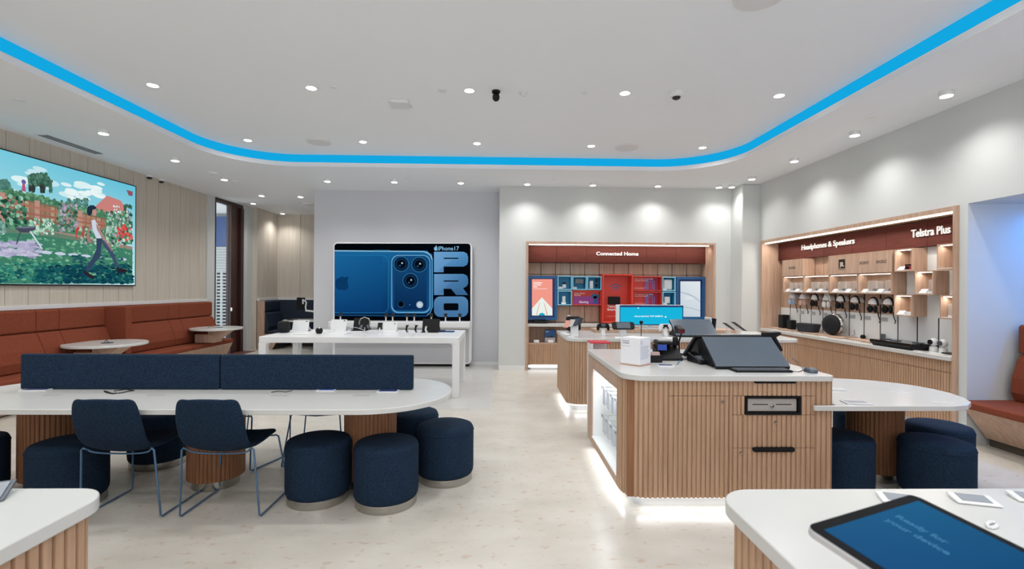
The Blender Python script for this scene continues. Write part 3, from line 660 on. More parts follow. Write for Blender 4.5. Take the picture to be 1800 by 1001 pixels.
tablet_stand(A_(685, 583), .22, .13, 'low white tablet on the middle of the white table', WHITE, WHITE)
tablet_stand(A_(757, 584), .27, .2, 'black tablet seen from behind at the right end of the white table', BLACK, BLACK)
t = thing('headphones', 'silver over-ear headphones propped on a clear stand', 'headphones', A_(641, 585))
MB().tube([(-.08, 0, .12), (-.082, 0, .17), (-.06, 0, .215), (0, 0, .235), (.06, 0, .215), (.082, 0, .17), (.08, 0, .12)], .008).build('headband', STEEL, t, smooth='all')
for s in (-1, 1): MB().lathe([(.035, -.012), (.042, 0), (.035, .012)], 20, (0, 0, 0), .8, 1.1).build('ear_cup', SLATE, t, smooth='all').matrix_local = Matrix.Translation((s*.055, 0, .09)) @ Matrix.Rotation(s*1.1, 4, 'Y')
MB().cyl((0, 0, 0), .008, .08).lathe([(.05, 0), (.05, .005)], 20).build('stand', ACRYL, t)
def phone_stand(loc, label, col=BLACK, s=1, group='phones on stands', h=.075):
    t = thing('display_phone', label, 'phone', loc, 0, group)
    MB().ext([(0, h), (.012, h), (.06*s, h+.10*s), (.048*s, h+.10*s)], -.036*s, .036*s, 'x').build('handset', col, t, bevel=.003)
    MB().lathe([(.035, 0), (.032, .006), (.014, .012), (.014, h+.02)], 20, (0, .015, 0)).build('stand', WHITE, t, smooth=True); return t
ph = phone_stand(A_(667, 588), 'black phone tilted on a white stand in the middle of the white table', s=.95)
for x, lb, dark in ((716, 'leftmost of the three', 1), (732, 'middle of the three', 1), (750, 'rightmost of the three, with a pale strap', 0)):
    t = thing('display_watch', 'smart watch on a clear stand, '+lb, 'watch', A_(x, 588), 0, 'watches on the white table')
    MB().tube([(0, 0, .03), (-.02, .02, .06), (-.018, .035, .1), (0, .0, .125)], .014, 8).build('strap', BLACK if dark else WHITE, t, smooth='all'); MB().prism(rr(-.022, -.022, .022, .022, .01), .122, .134).build('watch_case', BLACKG, t); MB().cyl((0, 0, 0), .02, .05).build('stand', ACRYL, t)
t = thing('laptop', 'thin blue laptop lying flat near the right table corner', 'laptop', A_(784, 584)); MB().prism(rr(-.15, -.06, .13, .1, .01), 0, .012).build('base', mat('laptop_blue', '2d4d78', .35, .5), t); MB().prism(rr(-.15, -.06, -.02, .1, .01), .0122, .02).build('dark_cover', BLACK, t)
slate(A_(612, 588), 0, .12, .06, 'small grey price card left of the headphones on the white table', col='8d9094'); slate(A_(528, 589), 0, .2, .04, 'white price strip before the folded white tablet', col='c9cbcc')
for xs, lb in (((575, 590), 'white charging cable looping beside the folded tablet'), ((612, 640), 'white charging cable behind the headphones'), ((745, 768), 'white charging cable behind the right black tablet')):
    p0, p1 = A_(xs[0], 580), A_(xs[1], 583); mid = (p0+p1)/2+Vector((0, 0, .05)); wire([p0+Vector((0, 0, .006)), p0*.6+mid*.4+Vector((0, 0, .02)), mid, p1+Vector((0, 0, .02)), p1+Vector((0, .0, .006))], lb, .004, WHITE)

# banner
BX0, BX1, BYF = -3.27, -.56, 9.5
t = thing('banner_stand', 'tall white rounded display wall with the backlit blue phone advert', 'display wall', ((BX0+BX1)/2, 9.6, 0)); hw = (BX1-BX0)/2
q = MB(); q.T = Matrix.Translation((0, -.1, 0)) @ Matrix(((1,0,0,0),(0,0,1,0),(0,1,0,0),(0,0,0,1)))
q.prism(rr(-hw, .05, hw, 2.43, .09, 8), 0, .18); q.build('casing', APPLEW, t, bevel=.012, smooth=True)
bx(-hw+.05, -.08, 0, hw-.05, .08, .05).build('plinth', BLACK, t)
q = MB(); q.T = Matrix.Translation((0, -.102, 0)) @ Matrix(((1,0,0,0),(0,0,1,0),(0,1,0,0),(0,0,0,1))); q.prism(rr(-hw+.05, .08, hw-.05, .76, .05, 6), 0, .002); q.build('lower_panel', mat('pearl_panel', 'bcbdc2', .35), t)
MB().ext([(-.42, .80), (-.42, .89), (-.41, .9), (-.1, .9), (-.1, .77), (-.39, .77)], -hw+.03, hw-.02, 'x').build('shelf', APPLEW, t, bevel=.006)
A = Art(lambda x, y: ony(x, y, BYF-.0025), (0, -1, 0), .0006)
A.poly(rr(588, 428.5, 827, 577, [5, 5, 0, 0], 5), '05080f'); A.lay()
# phone body
A.grad(588, 441, 752, 552, ['1d6ea8', '1a6aa2', '0f3f74', '0a3566'], 14, 10); A.grad(752, 446, 760, 545, ['1f73ab', '13507f', '0a2d55', '0d3b6b'], 3, 8); A.lay()
A.poly([(588, 440), (745, 441.5), (753, 444), (759, 450), (761, 458), (759, 458), (756, 450), (751, 446), (744, 443.5), (588, 442.3)], '8fc3e2')
A.poly([(758.5, 456), (761, 456), (761, 540), (757, 550), (751, 556), (750, 554.5), (755.5, 549), (758.5, 540)], '4d93c4'); A.poly([(588, 553), (750, 554.5), (750, 557), (588, 555.6)], '174a78'); A.lay()
A.poly(rr(588, 449, 683, 551, [0, 11, 11, 0], 6), '2377ad'); A.lay(); A.grad(588, 450, 672, 550, ['1c6ca6', '165f98', '0b3d74', '0c4278'], 10, 10)
A.grad(672, 460, 682, 541, ['165f98', '145a90', '0a3a6c', '0b3e70'], 3, 6); A.poly([(672, 450), (677, 452), (681, 456), (682, 460), (672, 460)], '17639b'); A.poly([(672, 541), (682, 541), (681, 545), (677, 549), (672, 550)], '0b3c70'); A.lay()
A.rrect(657, 440, 686, 442, .8, '4f96bf')
A.poly(rr(686, 447, 758, 552, 13, 6), '1a5f96'); A.lay(); A.poly(rr(688, 448.5, 756.5, 550.5, 12, 6), '6fb0da'); A.lay(); A.poly(rr(689.5, 450, 755, 548.5, 11.5, 6), '124e82'); A.lay()
A.grad(693, 455, 750, 545, ['164f80', '134a7c', '0d2f5c', '0a2a55'], 6, 8); A.lay()
for cx, cy in ((705.5, 464.5), (737, 465.5), (721.5, 494)):
    A.disc(cx, cy, 13.6, '3c7fae'); A.lay(); A.disc(cx, cy, 12.6, '0b2440'); A.lay(); A.disc(cx, cy, 9.5, '0f3355'); A.lay(); A.disc(cx, cy, 7.5, '050d18'); A.lay(); A.disc(cx+1.5, cy-1.5, 1.6, 'b9d0e0'); A.disc(cx-2.5, cy+3, 1.8, '24517a')
A.disc(705, 535.5, 5.6, '2f6a96'); A.disc(738, 536, 6, 'b8cfe0'); A.disc(720.5, 536, .9, '5f93bd'); A.lay(); A.disc(705, 535, 5, '04080f'); A.disc(738, 536, 3, 'dbe7ee')
# fruit mark on the back of the phone
ac = '0c3c6c'
A.poly([(596, 489), (601, 486.5), (608, 488), (613, 486), (612, 492), (611, 498), (613, 504), (611.5, 508), (606, 511), (601, 509.5), (595, 510.5), (591, 505), (590, 496), (592, 491)], ac); A.poly([(615, 500), (619, 504), (622, 505), (618, 503)], ac)
A.lay()
# lettering
A.poly([(764.5, 434.5), (766, 434), (768, 434.6), (769, 436), (768.3, 438), (769.3, 439.4), (768, 441), (766.5, 441), (764.6, 441), (763.2, 439), (763.1, 436.4)], '8fc6ea'); A.disc(767, 433, 1, '8fc6ea', 1)
A.text('iPhone17', 770, 440.6, 7.4, '8fc6ea', bold=.012, width=37)
def PRO(y0, y1): return '6fa6d3'
A.raw([(763, 443), (815, 443), (821, 446), (823, 452), (823, 460), (821, 466), (815, 469), (780, 469), (780, 479), (763, 479)], [tuple(range(10))], [lin(c) for c in ['76aede', '5f9dd2', '5595cb', '4f90c6', '4a89c0', '4684ba', '4a86bc', '5b93c6', '5990c3', '6fa3d3']])
A.raw([(763, 482), (815, 482), (821, 485), (823, 491), (823, 499), (820, 504), (814, 507), (823, 519), (802, 519), (793, 508), (780, 508), (780, 519), (763, 519)], [tuple(range(13))], [lin(c) for c in ['6fa5d4', '4f86b8', '4a80b2', '467bac', '4377a8', '4074a4', '4577a6', '3c6d9b', '3c6c9a', '4777a6', '4f80b0', '5c8bbb', '5f90c0']])
pts = rr(763, 521.5, 823, 557.5, 11, 6); A.raw(pts, [tuple(range(len(pts)))], [lin('4a7dae' if p[1] > 540 else '5a8dbc') for p in pts]); A.lay()
A.rrect(780, 453.5, 806, 455.5, .8, '060a12'); A.rrect(780, 493.5, 806, 495.5, .8, '060a12'); A.rrect(780, 533.5, 806, 546, 2.5, '060a12')
A.build('advert_picture', t, 'banner_picture')
SZ = .902
for i, (x, lb) in enumerate(((598, 'at the far left of the banner shelf'), (678, 'left of the close pair, mid banner shelf'), (690, 'right of the close pair, mid banner shelf'), (715, 'below the left camera ring of the advert'),
                          (728, 'below the flash of the advert'), (758, 'half hidden behind the black tablet'), (783, 'under the last letter of the advert'), (808, 'at the far right of the banner shelf'))):
    copy(ph, 'black phone on white stand, '+lb, Vector((ony(x, 566, 9.3).x, 9.3, SZ)), 0, 'phones on the banner shelf').scale = (.9, .9, .9)

# ================================================================ CONNECTED HOME BAY
QY = 9.45
def C_(x, y): return ony(x, y, QY)
def bay_frame():
    t = thing('wall_bay', 'oak-framed recessed display bay for home devices', 'display bay', (2.3, 9.15, 0)); x0, x1 = .48-2.3, 4.1-2.3
    q = MB(); q.box(x0, -.02, 0, x0+.04, .3, 2.438).box(x1-.04, -.02, 0, x1, .3, 2.438).box(x0+.04, -.02, 2.4, x1-.04, .3, 2.438); q.build('frame', WOODR, t)
    bx(x0, .3, 0, x0+.03, .58, 2.4).box(x1-.06, .3, 0, x1, .58, 2.4).build('side_lining', WOODR, t)
    q = MB(); n = 12; a0, a1 = x0+.03, x1-.06; w_ = (a1-a0)/n
    for i in range(n): q.box(a0+i*w_+.006, .52, 1.84, a0+(i+1)*w_-.006, .54, 2.06); q.box(a0+i*w_+.006, .52, .88, a0+(i+1)*w_-.006, .54, 1.2); q.box(a0+i*w_+.006, .52, 1.21, a0+(i+1)*w_-.006, .54, 1.83)
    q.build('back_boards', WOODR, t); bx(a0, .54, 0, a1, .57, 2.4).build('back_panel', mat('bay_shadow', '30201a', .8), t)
    q = MB()
    for i in range(6): q.box(a0+i*(a1-a0)/6, .3, 2.06, a0+(i+1)*(a1-a0)/6-.004, .36, 2.385)
    q.build('header_board', MAROON, t)
    bx(x0+.06, .1, 2.385, x1-.08, .13, 2.398).build('led_tube', LED, t)
    l = bpy.data.lights.new('bay_light', 'AREA'); l.shape = 'RECTANGLE'; l.size = 3.4; l.size_y = .05; l.energy = 10; l.color = (1, .94, .86)
    o = bpy.data.objects.new('bay_light', l); COL.objects.link(o); o.parent = t; o.location = (0, .15, 2.375); o.rotation_euler = (math.radians(25), 0, 0)
    MB().prism([(x0+.04, .05), (x1-.04, .05), (x1-.04, .52), (x0+.04, .52)], .82, .87).build('counter', SOLID, t, bevel=.004)
    q = ribpanel(x0+.04, x1-.04, .1, .48, .04); ob = q.build('ribbed_front', WOOD, t); ob.location = (0, .08, 0)
    MB().box(x0+.04, .08, .48, x1-.04, .5, .505).box(x0+.04, .08, .505, x0+.07, .5, .82).box(x0+.95, .08, .505, x0+.98, .5, .82).box(x0+.98, .08, .505, x1-.04, .1, .82).box(x0+.07, .46, .505, x0+.95, .48, .82).build('niche', WOODR, t)
    bx(x0+.1, .12, 0, x1-.1, .48, .1).build('plinth', WHITE, t)
    bx(x0+.06, .115, .03, x1-.1, .119, .08).build('floor_led', LEDW, t)
    b = C_(1048, 450); letters('printed_lettering', 'Connected Home', (C_(1048, 450).x-2.3, .3, C_(1048, 449).z), (1, 0, 0), (0, 0, 1), .07, WHITE, t, .012, .016, width=C_(1122, 450).x-C_(1048, 450).x)
bay_frame()
def shadowbox(name, label, x0, y0, x1, y1, m, mi, fr=.02, dep=.18, cat='display box', group=None):
    """open-fronted box on the boards, given by its corners in the photo on the plane of its face"""
    a, b = C_(x0, y0), C_(x1, y1); cx, cz = (a.x+b.x)/2, (a.z+b.z)/2; w_, h_ = (b.x-a.x)/2, (a.z-b.z)/2
    t = thing(name, label, cat, (cx, QY+.21, cz), 0, group)
    MB().frame(-w_, w_, -h_, h_, -dep-.03, -dep, fr).build('rim', m, t)
    MB().frame(-w_, w_, -h_, h_, -dep+.001, 0, fr).box(-w_+fr, -.02, -h_+fr, w_-fr, 0, h_-fr).build('casing', mi, t)
    return t, cx, cz, w_, h_
FY = QY+.0  # front plane of the boxes
# left and right blue framed screens
for lab, (x0, y0, x1, y1), (sx0, sy0, sx1, sy1), kind in (('blue framed portrait screen with the salmon advert', (928, 485, 979, 563), (935, 491, 971, 555), 0), ('blue framed portrait screen showing a pale grey picture', (1189, 487, 1239, 562), (1196, 495, 1231, 558), 1)):
    a, b = C_(x0, y0), C_(x1, y1); t = thing('framed_screen', lab, 'screen', ((a.x+b.x)/2, QY+.1, (a.z+b.z)/2), 0, 'blue framed screens in the home bay'); w_, h_ = (b.x-a.x)/2, (a.z-b.z)/2
    MB().frame(-w_, w_, -h_, h_, -.1, .11, .05).build('frame', BLUEB, t)
    bx(-w_+.05, -.06, -h_+.05, w_-.05, .1, h_-.05).build('inner_panel', BLUED, t)
    A = Art(lambda x, y: ony(x, y, QY+.036), (0, -1, 0), .0006)
    if kind == 0:
        A.rect(sx0, sy0, sx1, sy1, 'f19a8a'); A.lay(); A.poly([(952.5, 523), (935, 543), (935, 555), (971, 555), (971, 543)], 'e8f1ea'); A.lay()
        A.poly([(948, 533), (949, 533), (944, 554), (942.5, 554)], 'f0a090'); A.poly([(956, 533), (957, 533), (963, 554), (961, 554)], 'f0a090'); A.poly([(947, 555), (948, 552), (953, 550), (957, 552), (958, 555)], '1fa6c6')
        for i, tx in enumerate(('StreetEase', 'unlimited', 'from')): A.text(tx, 937.5, 498.5+i*3.6, 2.6, 'ffffff', bold=.03)
        A.text('everyday plans at home', 937.5, 508.5, 1.4, 'ffffff', bold=.02, width=24)
    else:
        A.grad(sx0, sy0, sx1, sy1, ['d5e0e6', 'dfe8ec', 'c9d4dc', 'c2cdd6'], 4, 6); A.lay(); A.poly([(1196, 513), (1210, 516), (1222, 522), (1231, 530), (1231, 532), (1220, 524), (1208, 518), (1196, 515)], 'b3c0ca'); A.poly([(1196, 538), (1215, 541), (1231, 546), (1231, 548), (1214, 543), (1196, 540)], 'b7c3cc')
        for i in range(3): A.rect(1204, 522+i*2, 1222-i*2, 522.6+i*2, 'eef4f6')
    A.build('displayed_picture', t, 'screen_picture')
GB = 'small sky blue boxes in the home bay'
bxs = [('leftmost in the top row, holding a small camera', 980, 485, 1005, 510), ('second in the top row, holding a screen on a stand', 1006, 486, 1031, 510), ('third in the top row, holding a white speaker', 1032, 486, 1057, 510), ('lower left, holding a white sensor', 980, 511, 1005, 537),
       ('upper right, holding a large white mesh unit', 1164, 487, 1187, 512), ('lower right, holding a small white unit', 1164, 513, 1187, 538)]
for lb, *c in bxs: shadowbox('display_box', 'sky blue open box '+lb, *c, SKYB, TEAL, .018, .2, group=GB)
red = [('red framed box with the purple advert, beside the tall red panel', 1006, 511, 1057, 537), ('red framed box with the first arch picture, upper right', 1112, 486, 1163, 512), ('red framed box with the second arch picture, lower right', 1112, 513, 1163, 539)]
for i, (lb, *c) in enumerate(red):
    t, cx, cz, w_, h_ = shadowbox('display_box', lb, *c, REDB, REDB, .014, .2, group='red boxes in the home bay')
    A = Art(lambda x, y: ony(x, y, QY+.18), (0, -1, 0), .0006); x0, y0, x1, y1 = c[0]+2, c[1]+1.5, c[2]-2, c[3]-1.5
    A.rect(x0, y0, x1, y1, 'd8453c'); A.lay()
    if i == 0:
        A.grad(x0, y0+9, x1, y1, ['a24bb0', 'b04ab8', '7a4ac4', 'b04aa8'], 4, 3); A.lay(); A.disc(1046, 521, 8, '2a86c4', 4); A.rect(1043, 521, 1049, 534, '2f70bb')
        A.text('Cyber Street', 1009, 517.2, 2.6, 'ffffff', bold=.02); A.text('Security', 1009, 520.4, 2.6, 'ffffff', bold=.02); A.text('Gaming', 1018, 533, 3.8, 'ffffff', bold=.04)
    else:
        xc = 1142; A.rect(1130, y0, 1156, y1, 'b43a6a'); A.lay()
        for r1, r2, co in ((8, 6, '8a86c4'), (6, 4.5, '5a5fb4'), (4.5, 3.6, 'c78fd0')): A.ring(xc+1, y0+11, r1, r2, co, PI, 2*PI); A.rect(xc+1-r1, y0+11, xc+1-r2, y1-1, co); A.rect(xc+1+r2, y0+11, xc+1+r1, y1-1, co)
        tx = ('Stay connected with', 'mobile backup') if i == 1 else ('Connectivity that', 'can fix itself'); A.lay()
        A.text(tx[0], x0+1, y0+4, 2.2, 'ffffff', bold=.02, width=33); A.text(tx[1], x0+1, y0+7.2, 2.2, 'ffffff', bold=.02, width=24); A.rect(x0+1, y1-4.5, x0+22, y1-3.7, 'e9b0a8'); A.rect(x0+1, y1-2.9, x0+18, y1-2.2, 'e9b0a8')
    A.build('advert_picture', t)
t, cx, cz, w_, h_ = shadowbox('wall_display', 'tall red panel with the wireless symbol and a dark modem', 1058, 482, 1111, 568, REDB, REDB, .03, .24, cat='display panel')
A = Art(lambda x, y: ony(x, y, QY+.185), (0, -1, 0), .0006); A.rect(1062, 486, 1107, 563, 'd23c2c'); A.lay()
for r in (13.5, 9, 4.5): A.ring(1082, 513, r-1.9, r, '4a5a86', PI*1.22, PI*1.78)
A.text('Telstra', 1067.5, 541, 4.4, 'ffffff', bold=.03); A.text('Smart Modem', 1067.5, 546.3, 4.4, 'ffffff', bold=.03); A.rect(1067, 556, 1092, 556.8, 'f0b0a8'); A.build('advert_picture', t)
a = C_(1072, 522); o = tag(bx(a.x, QY+.12, C_(1072, 536).z, C_(1093, 522).x, QY+.155, a.z).build('modem', BLACK, None, bevel=.006), 'dark square modem inside the tall red panel', 'modem')
# small goods inside the sky blue boxes
def smallbox(name, label, cat, x0, y0, x1, y1, m, dep=.05, r=.004, z=QY+.05, group=None):
    a, b = ony(x0, y0, z), ony(x1, y1, z); return tag(bx(a.x, z, b.z, b.x, z+dep, a.z).build(name, m, None, bevel=r), label, cat, group)
o = smallbox('security_camera', 'small white camera with dark cube head in the leftmost top blue box', 'camera', 989, 500, 995, 507, WHITE); h_ = smallbox('camera_head', '', '', 989, 496.5, 995, 500, BLACK); h_.parent = o
for k_ in ('label', 'category'): del h_[k_]
smallbox('smart_display', 'dark tablet display in the second blue box', 'display', 1011, 490.5, 1026, 499, BLACKG, .02)
smallbox('smart_speaker', 'tall white speaker in the third blue box', 'speaker', 1036.5, 494, 1043, 508, WHITE, .05, .01); smallbox('doorbell', 'upper black doorbell in the third blue box', 'doorbell', 1047, 490, 1050.5, 497, BLACK, .02); smallbox('doorbell', 'lower black doorbell in the third blue box', 'doorbell', 1047, 499, 1050.5, 505.5, BLACK, .02)
smallbox('motion_sensor', 'white sensor with dark head in the lower left blue box', 'sensor', 988.5, 521, 994, 531, WHITE)
smallbox('mesh_router', 'large white rounded mesh router in the upper right blue box', 'router', 1167, 491.5, 1182, 510, WHITE, .1, .02); smallbox('mesh_router', 'small white mesh router in the lower right blue box', 'router', 1168, 522, 1178, 534, WHITE, .08, .015)
for x, y, lb in ((985, 506, 'in the leftmost top blue box'), (1010, 506.5, 'in the second top blue box'), (991, 533, 'in the lower left blue box'), (1168, 508.5, 'in the upper right blue box'), (1169, 534, 'in the lower right blue box')):
    p = ony(x, y, QY+.03); o = tag(put(MB().ext([(-.0, -.02), (.03, .02), (.032, .02), (.032, -.02)], -.045, .045, 'x').build('price_card', WHITE), p), 'small white price card '+lb, 'price card', 'price cards in the home bay')
# things on and under the bay counter
p = ony(947, 591, 9.5)
t = thing('streaming_box', 'black rounded set-top box on the home bay counter', 'set-top box', (ony(948, 590, 9.45).x+.01, 9.45, .872)); MB().prism(rr(-.15, -.1, .15, .1, .04), 0, .05).build('casing', BLACK, t, bevel=.01); MB().prism(rr(-.12, -.07, .12, .07, .03), .05, .075).build('lid', BLACKG, t, bevel=.006)
t = thing('streaming_box', 'smaller black box at the left end of the home bay counter', 'set-top box', (ony(932, 590, 9.45).x+.015, 9.45, .872)); MB().prism(rr(-.06, -.08, .06, .08, .01), 0, .045).build('casing', BLACK, t, bevel=.005)
t = thing('product_box', 'blue product carton with goggles pictured, in the low bay niche', 'carton', (ony(967, 617, 9.3).x, 9.38, .507)); bx(-.1, -.05, 0, .1, .05, .24).build('carton', mat('carton_blue', '1d4f86', .5), t)
A = Art(lambda x, y: (t.location.x+x, 9.3295, .507+y), (0, -1, 0), .0006); A.rect(-.098, .0, .098, .09, 'b9b4ae'); A.lay(); A.disc(-.035, .11, .03, '23262e', .022); A.disc(.03, .11, .03, '23262e', .022); A.text('Smart', -.085, .2, .018, 'ffffff', (1, 0), (0, 1)); A.build('printed_picture', t)
for x, lb in ((943, 'left'), (968, 'right')): p = ony(x, 620, 9.27); tag(put(MB().ext([(0, 0), (.03, .05), (.035, .05), (.035, 0)], -.05, .05, 'x').build('price_card', WHITE), (p.x, 9.27, .507)), 'white price card in the low bay niche, '+lb, 'price card', 'price cards in the niche')

# ================================================================ FAR ISLAND
IZ = .92
def island_body(t, x0, y0, x1, y1, r, z0=.085, z1=.88):
    MB().prism(ribs(rr(x0, y0, x1, y1, r, 6)), z0, z1).build('ribbed_body', WOOD, t)
def top(t, x0, y0, x1, y1, r, z, th=.04): return MB().prism(rr(x0, y0, x1, y1, r, 10), z-th, z).build('countertop', SOLID, t, bevel=.004, smooth=True)
t = thing('display_island', 'ribbed wooden island with white top behind the drawer island', 'display island', (.85, 6.08, 0))
island_body(t, 0, 0, 3.0, 1.15, [.16, .16, .05, .05]); top(t, -.012, -.012, 3.012, 1.162, [.17, .17, .05, .05], IZ)
MB().prism(rr(.07, .07, 2.93, 1.08, .1), 0, .085).build('plinth', WHITE, t)
MB().prism(rr(.045, .045, 2.955, 1.1, .12), .06, .072).build('floor_led', LEDW, t)
bx(.5, .8, IZ+.0, 2.6, 1.1, IZ+.05).build('raised_shelf', WOODR, t, bevel=.006)
def glow(parent, loc, sx, sy, e, rot=(0, 0, 0), col=(.95, .98, 1)):
    l = bpy.data.lights.new('led_light', 'AREA'); l.shape = 'RECTANGLE'; l.size = sx; l.size_y = sy; l.energy = e; l.color = col
    o = bpy.data.objects.new('led_light', l); COL.objects.link(o); o.parent = parent; o.location = loc; o.rotation_euler = rot; return o
def skirt(t, x0, y0, x1, y1, e=.7, z=.075):
    glow(t, ((x0+x1)/2, y0+.03, z), x1-x0-.2, .02, e*(x1-x0), (math.radians(-35), 0, 0)); glow(t, (x0+.03, (y0+y1)/2, z), .02, y1-y0-.2, e*(y1-y0), (0, math.radians(35), 0))
skirt(t, 0, 0, 3.0, 1.15)
def I2(x, y, z=IZ+.001): return onz(x, y, z)
def price(loc, rz, label, w_=.09, grp='small price cards on the islands'):
    t = thing('price_card', label, 'price card', loc, rz, grp); MB().ext([(-.03, 0), (.03, .012), (.03, 0)], -w_/2, w_/2, 'x').build('holder', WHITE, t); return t
for i, (x, y, lb) in enumerate(((992, 586, 'first from the back'), (997, 589, 'middle one'), (1004, 593, 'nearest one'))): price(I2(x, y), .6, 'white price card by the fanned phones at the far island corner, '+lb)
t = thing('phone_fan', 'white stand with a fan of four coloured phones on the far island corner', 'phone stand', I2(1010, 592))
MB().ext([(-.02, 0), (.06, 0), (.04, .17), (.0, .17)], -.05, .05, 'x').build('stand', WHITE, t, bevel=.004)
for i, cc in enumerate(('c98f82', 'b8b3ae', '26324a', '14161a')):
    o = MB().prism(rr(-.036, -.075, .036, .075, .01), 0, .009).build('handset', mat('ph'+cc, cc, .3), t, bevel=.002); o.matrix_local = Matrix.Translation((-.1+i*.055, .0, .16+.012*i)) @ Matrix.Rotation(-.5, 4, 'Z') @ Matrix.Rotation(.6, 4, 'X')
t = thing('vr_headset', 'black tall-backed device case behind the fanned phones', 'gaming device', I2(1007, 584)); 
q = MB(); q.T = Matrix(((1,0,0,0),(0,0,1,0),(0,1,0,0),(0,0,0,1))); q.prism(rr(-.1, .02, .11, .23, .04), -.05, .05); q.build('shell', BLACK, t, bevel=.02); MB().cyl((-.06, 0, .225), .02, .02).build('white_button', WHITE, t); bx(-.05, -.04, 0, .05, .04, .03).build('foot', BLACK, t)
def controller(loc, label, m, m2):
    t = thing('game_controller', label, 'game controller', loc, 0, 'game controllers on stands')
    prof = [(-.075, .06), (-.09, .1), (-.075, .15), (-.05, .163), (.05, .163), (.075, .15), (.09, .1), (.075, .06), (.06, .065), (.045, .105), (-.045, .105), (-.06, .065)]
    MB().loft([[(x, y, z) for x, z in prof] for y in (-.02, .02)]).build('grips', m, t, bevel=.012); bx(-.03, -.03, .12, .03, -.018, .155).build('touchpad', m2, t, bevel=.004)
    for s in (-1, 1): MB().lathe([(.01, 0), (.012, .015)], 12).build('thumbstick', BLACK, t).matrix_local = Matrix.Translation((s*.028, -.02, .112)) @ Matrix.Rotation(PI/2, 4, 'X')
    MB().ext([(-.04, 0), (.04, 0), (.015, .11), (-.005, .11)], -.025, .025, 'x').build('stand', WHITE, t); return t
controller(I2(1060, 590), 'dark camouflage game controller on a white stand', BLACK, SLATE); controller(I2(1169, 591), 'white game controller with a black centre on a white stand', WHITE, BLACK)
t = thing('handheld_console', 'black handheld console tilted on a white stand', 'handheld console', I2(1095, 591))
o = MB().prism(rr(-.15, -.055, .15, .055, .03), 0, .025).build('body', BLACK, t, bevel=.006); o.matrix_local = Matrix.Translation((0, 0, .13)) @ Matrix.Rotation(1.0, 4, 'X')
o = bx(-.09, -.045, .026, .09, .045, .028).build('screen', SLATE, t); o.matrix_local = Matrix.Translation((0, 0, .13)) @ Matrix.Rotation(1.0, 4, 'X'); MB().box(-.04, -.01, 0, .04, .04, .11).build('stand', WHITE, t)
t = thing('webcam', 'small black webcam on a thin round-footed stand', 'webcam', I2(1127, 597)); MB().lathe([(.05, 0), (.05, .006)], 20).cyl((0, 0, 0), .005, .2, 8).build('stand', BLACK, t); MB().lathe([(.005, -.025), (.02, -.012), (.025, .005), (.018, .022)], 16, (0, 0, .21)).build('camera_head', BLACK, t, smooth='all')
price(I2(1092, 594.5), 0, 'flat white card before the handheld console', .16); price(I2(1182, 595), 0, 'flat white card before the white controller', .16)
# wide cyan monitor
MY = 6.95; a, b = ony(1087, 536, MY), ony(1201, 573, MY)
t = thing('wide_monitor', 'wide monitor with a white rim showing a bright cyan slide', 'monitor', ((a.x+b.x)/2, MY, IZ+.052)); w_ = (b.x-a.x)/2; zc = (a.z+b.z)/2-IZ-.052; h_ = (a.z-b.z)/2
bx(-w_-.03, 0, zc-h_, w_, .05, zc+h_).build('housing', WHITE, t, bevel=.006); bx(-w_+.02, -.004, zc-h_+.006, w_-.002, .0, zc+h_-.006).build('bezel', BLUED, t)
MB().box(-.04, .03, .01, .04, .06, zc-h_+.05).box(-.15, -.05, 0, .15, .1, .012).build('foot', WHITE, t)
A = Art(lambda x, y: ony(x, y, MY-.005), (0, -1, 0), .0006); A.rect(1090.5, 540.5, 1199.5, 570.5, '19b4dc'); A.lay(); A.text('Ask us about our TOP GAMING', 1115, 557.5, 2.6, 'e8fbff', bold=.03, width=50)
for x, y, r, c in ((1122, 541.8, 1.3, 'e6f6fb'), (1136, 555, .9, 'f08fa8'), (1170, 557.5, 1.6, 'f6eef4'), (1129, 569.5, 1.2, 'd9d4ee'), (1149, 541.2, .7, '5b7fd0')): A.disc(x, y, r, c, None, 5)
A.build('displayed_picture', t, 'screen_picture')
# console tower + tilted phones
t = thing('game_console', 'upright white and black game console on the far island', 'game console', I2(1263, 592) + Vector((0, .25, 0))); 
MB().ext([(-.04, .0), (-.045, .24), (-.03, .245), (-.012, .0)], -.1, .1, 'y').build('white_plate', WHITE, t, bevel=.004); MB().ext([(-.01, .0), (-.005, .235), (.03, .23), (.008, .0)], -.1, .1, 'y').build('black_core', BLACK, t, bevel=.003); MB().ext([(.012, 0), (.033, .23), (.04, .23), (.02, 0)], -.1, .1, 'y').build('outer_plate', SLATE, t)
for x, y, s, lb in ((1290, 588, .8, 'left of two by the pilaster'), (1308, 588, 1.0, 'right of two by the pilaster')):
    t = thing('display_phone', 'dark slim phone lying tilted on a clear stand, '+lb, 'phone', I2(x, y+4)+Vector((0, .15, 0)), 0, 'phones tilted on clear stands')
    o = bx(-.1*s, -.05, 0, .1*s, .05, .01).build('handset', BLACK, t, bevel=.003); o.matrix_local = Matrix.Translation((0, 0, .12)) @ Matrix.Rotation(.62, 4, 'Y'); MB().ext([(-.03, 0), (.03, 0), (.03, .06), (-.03, .12)], -.02, .02, 'y').build('stand', ACRYL, t)
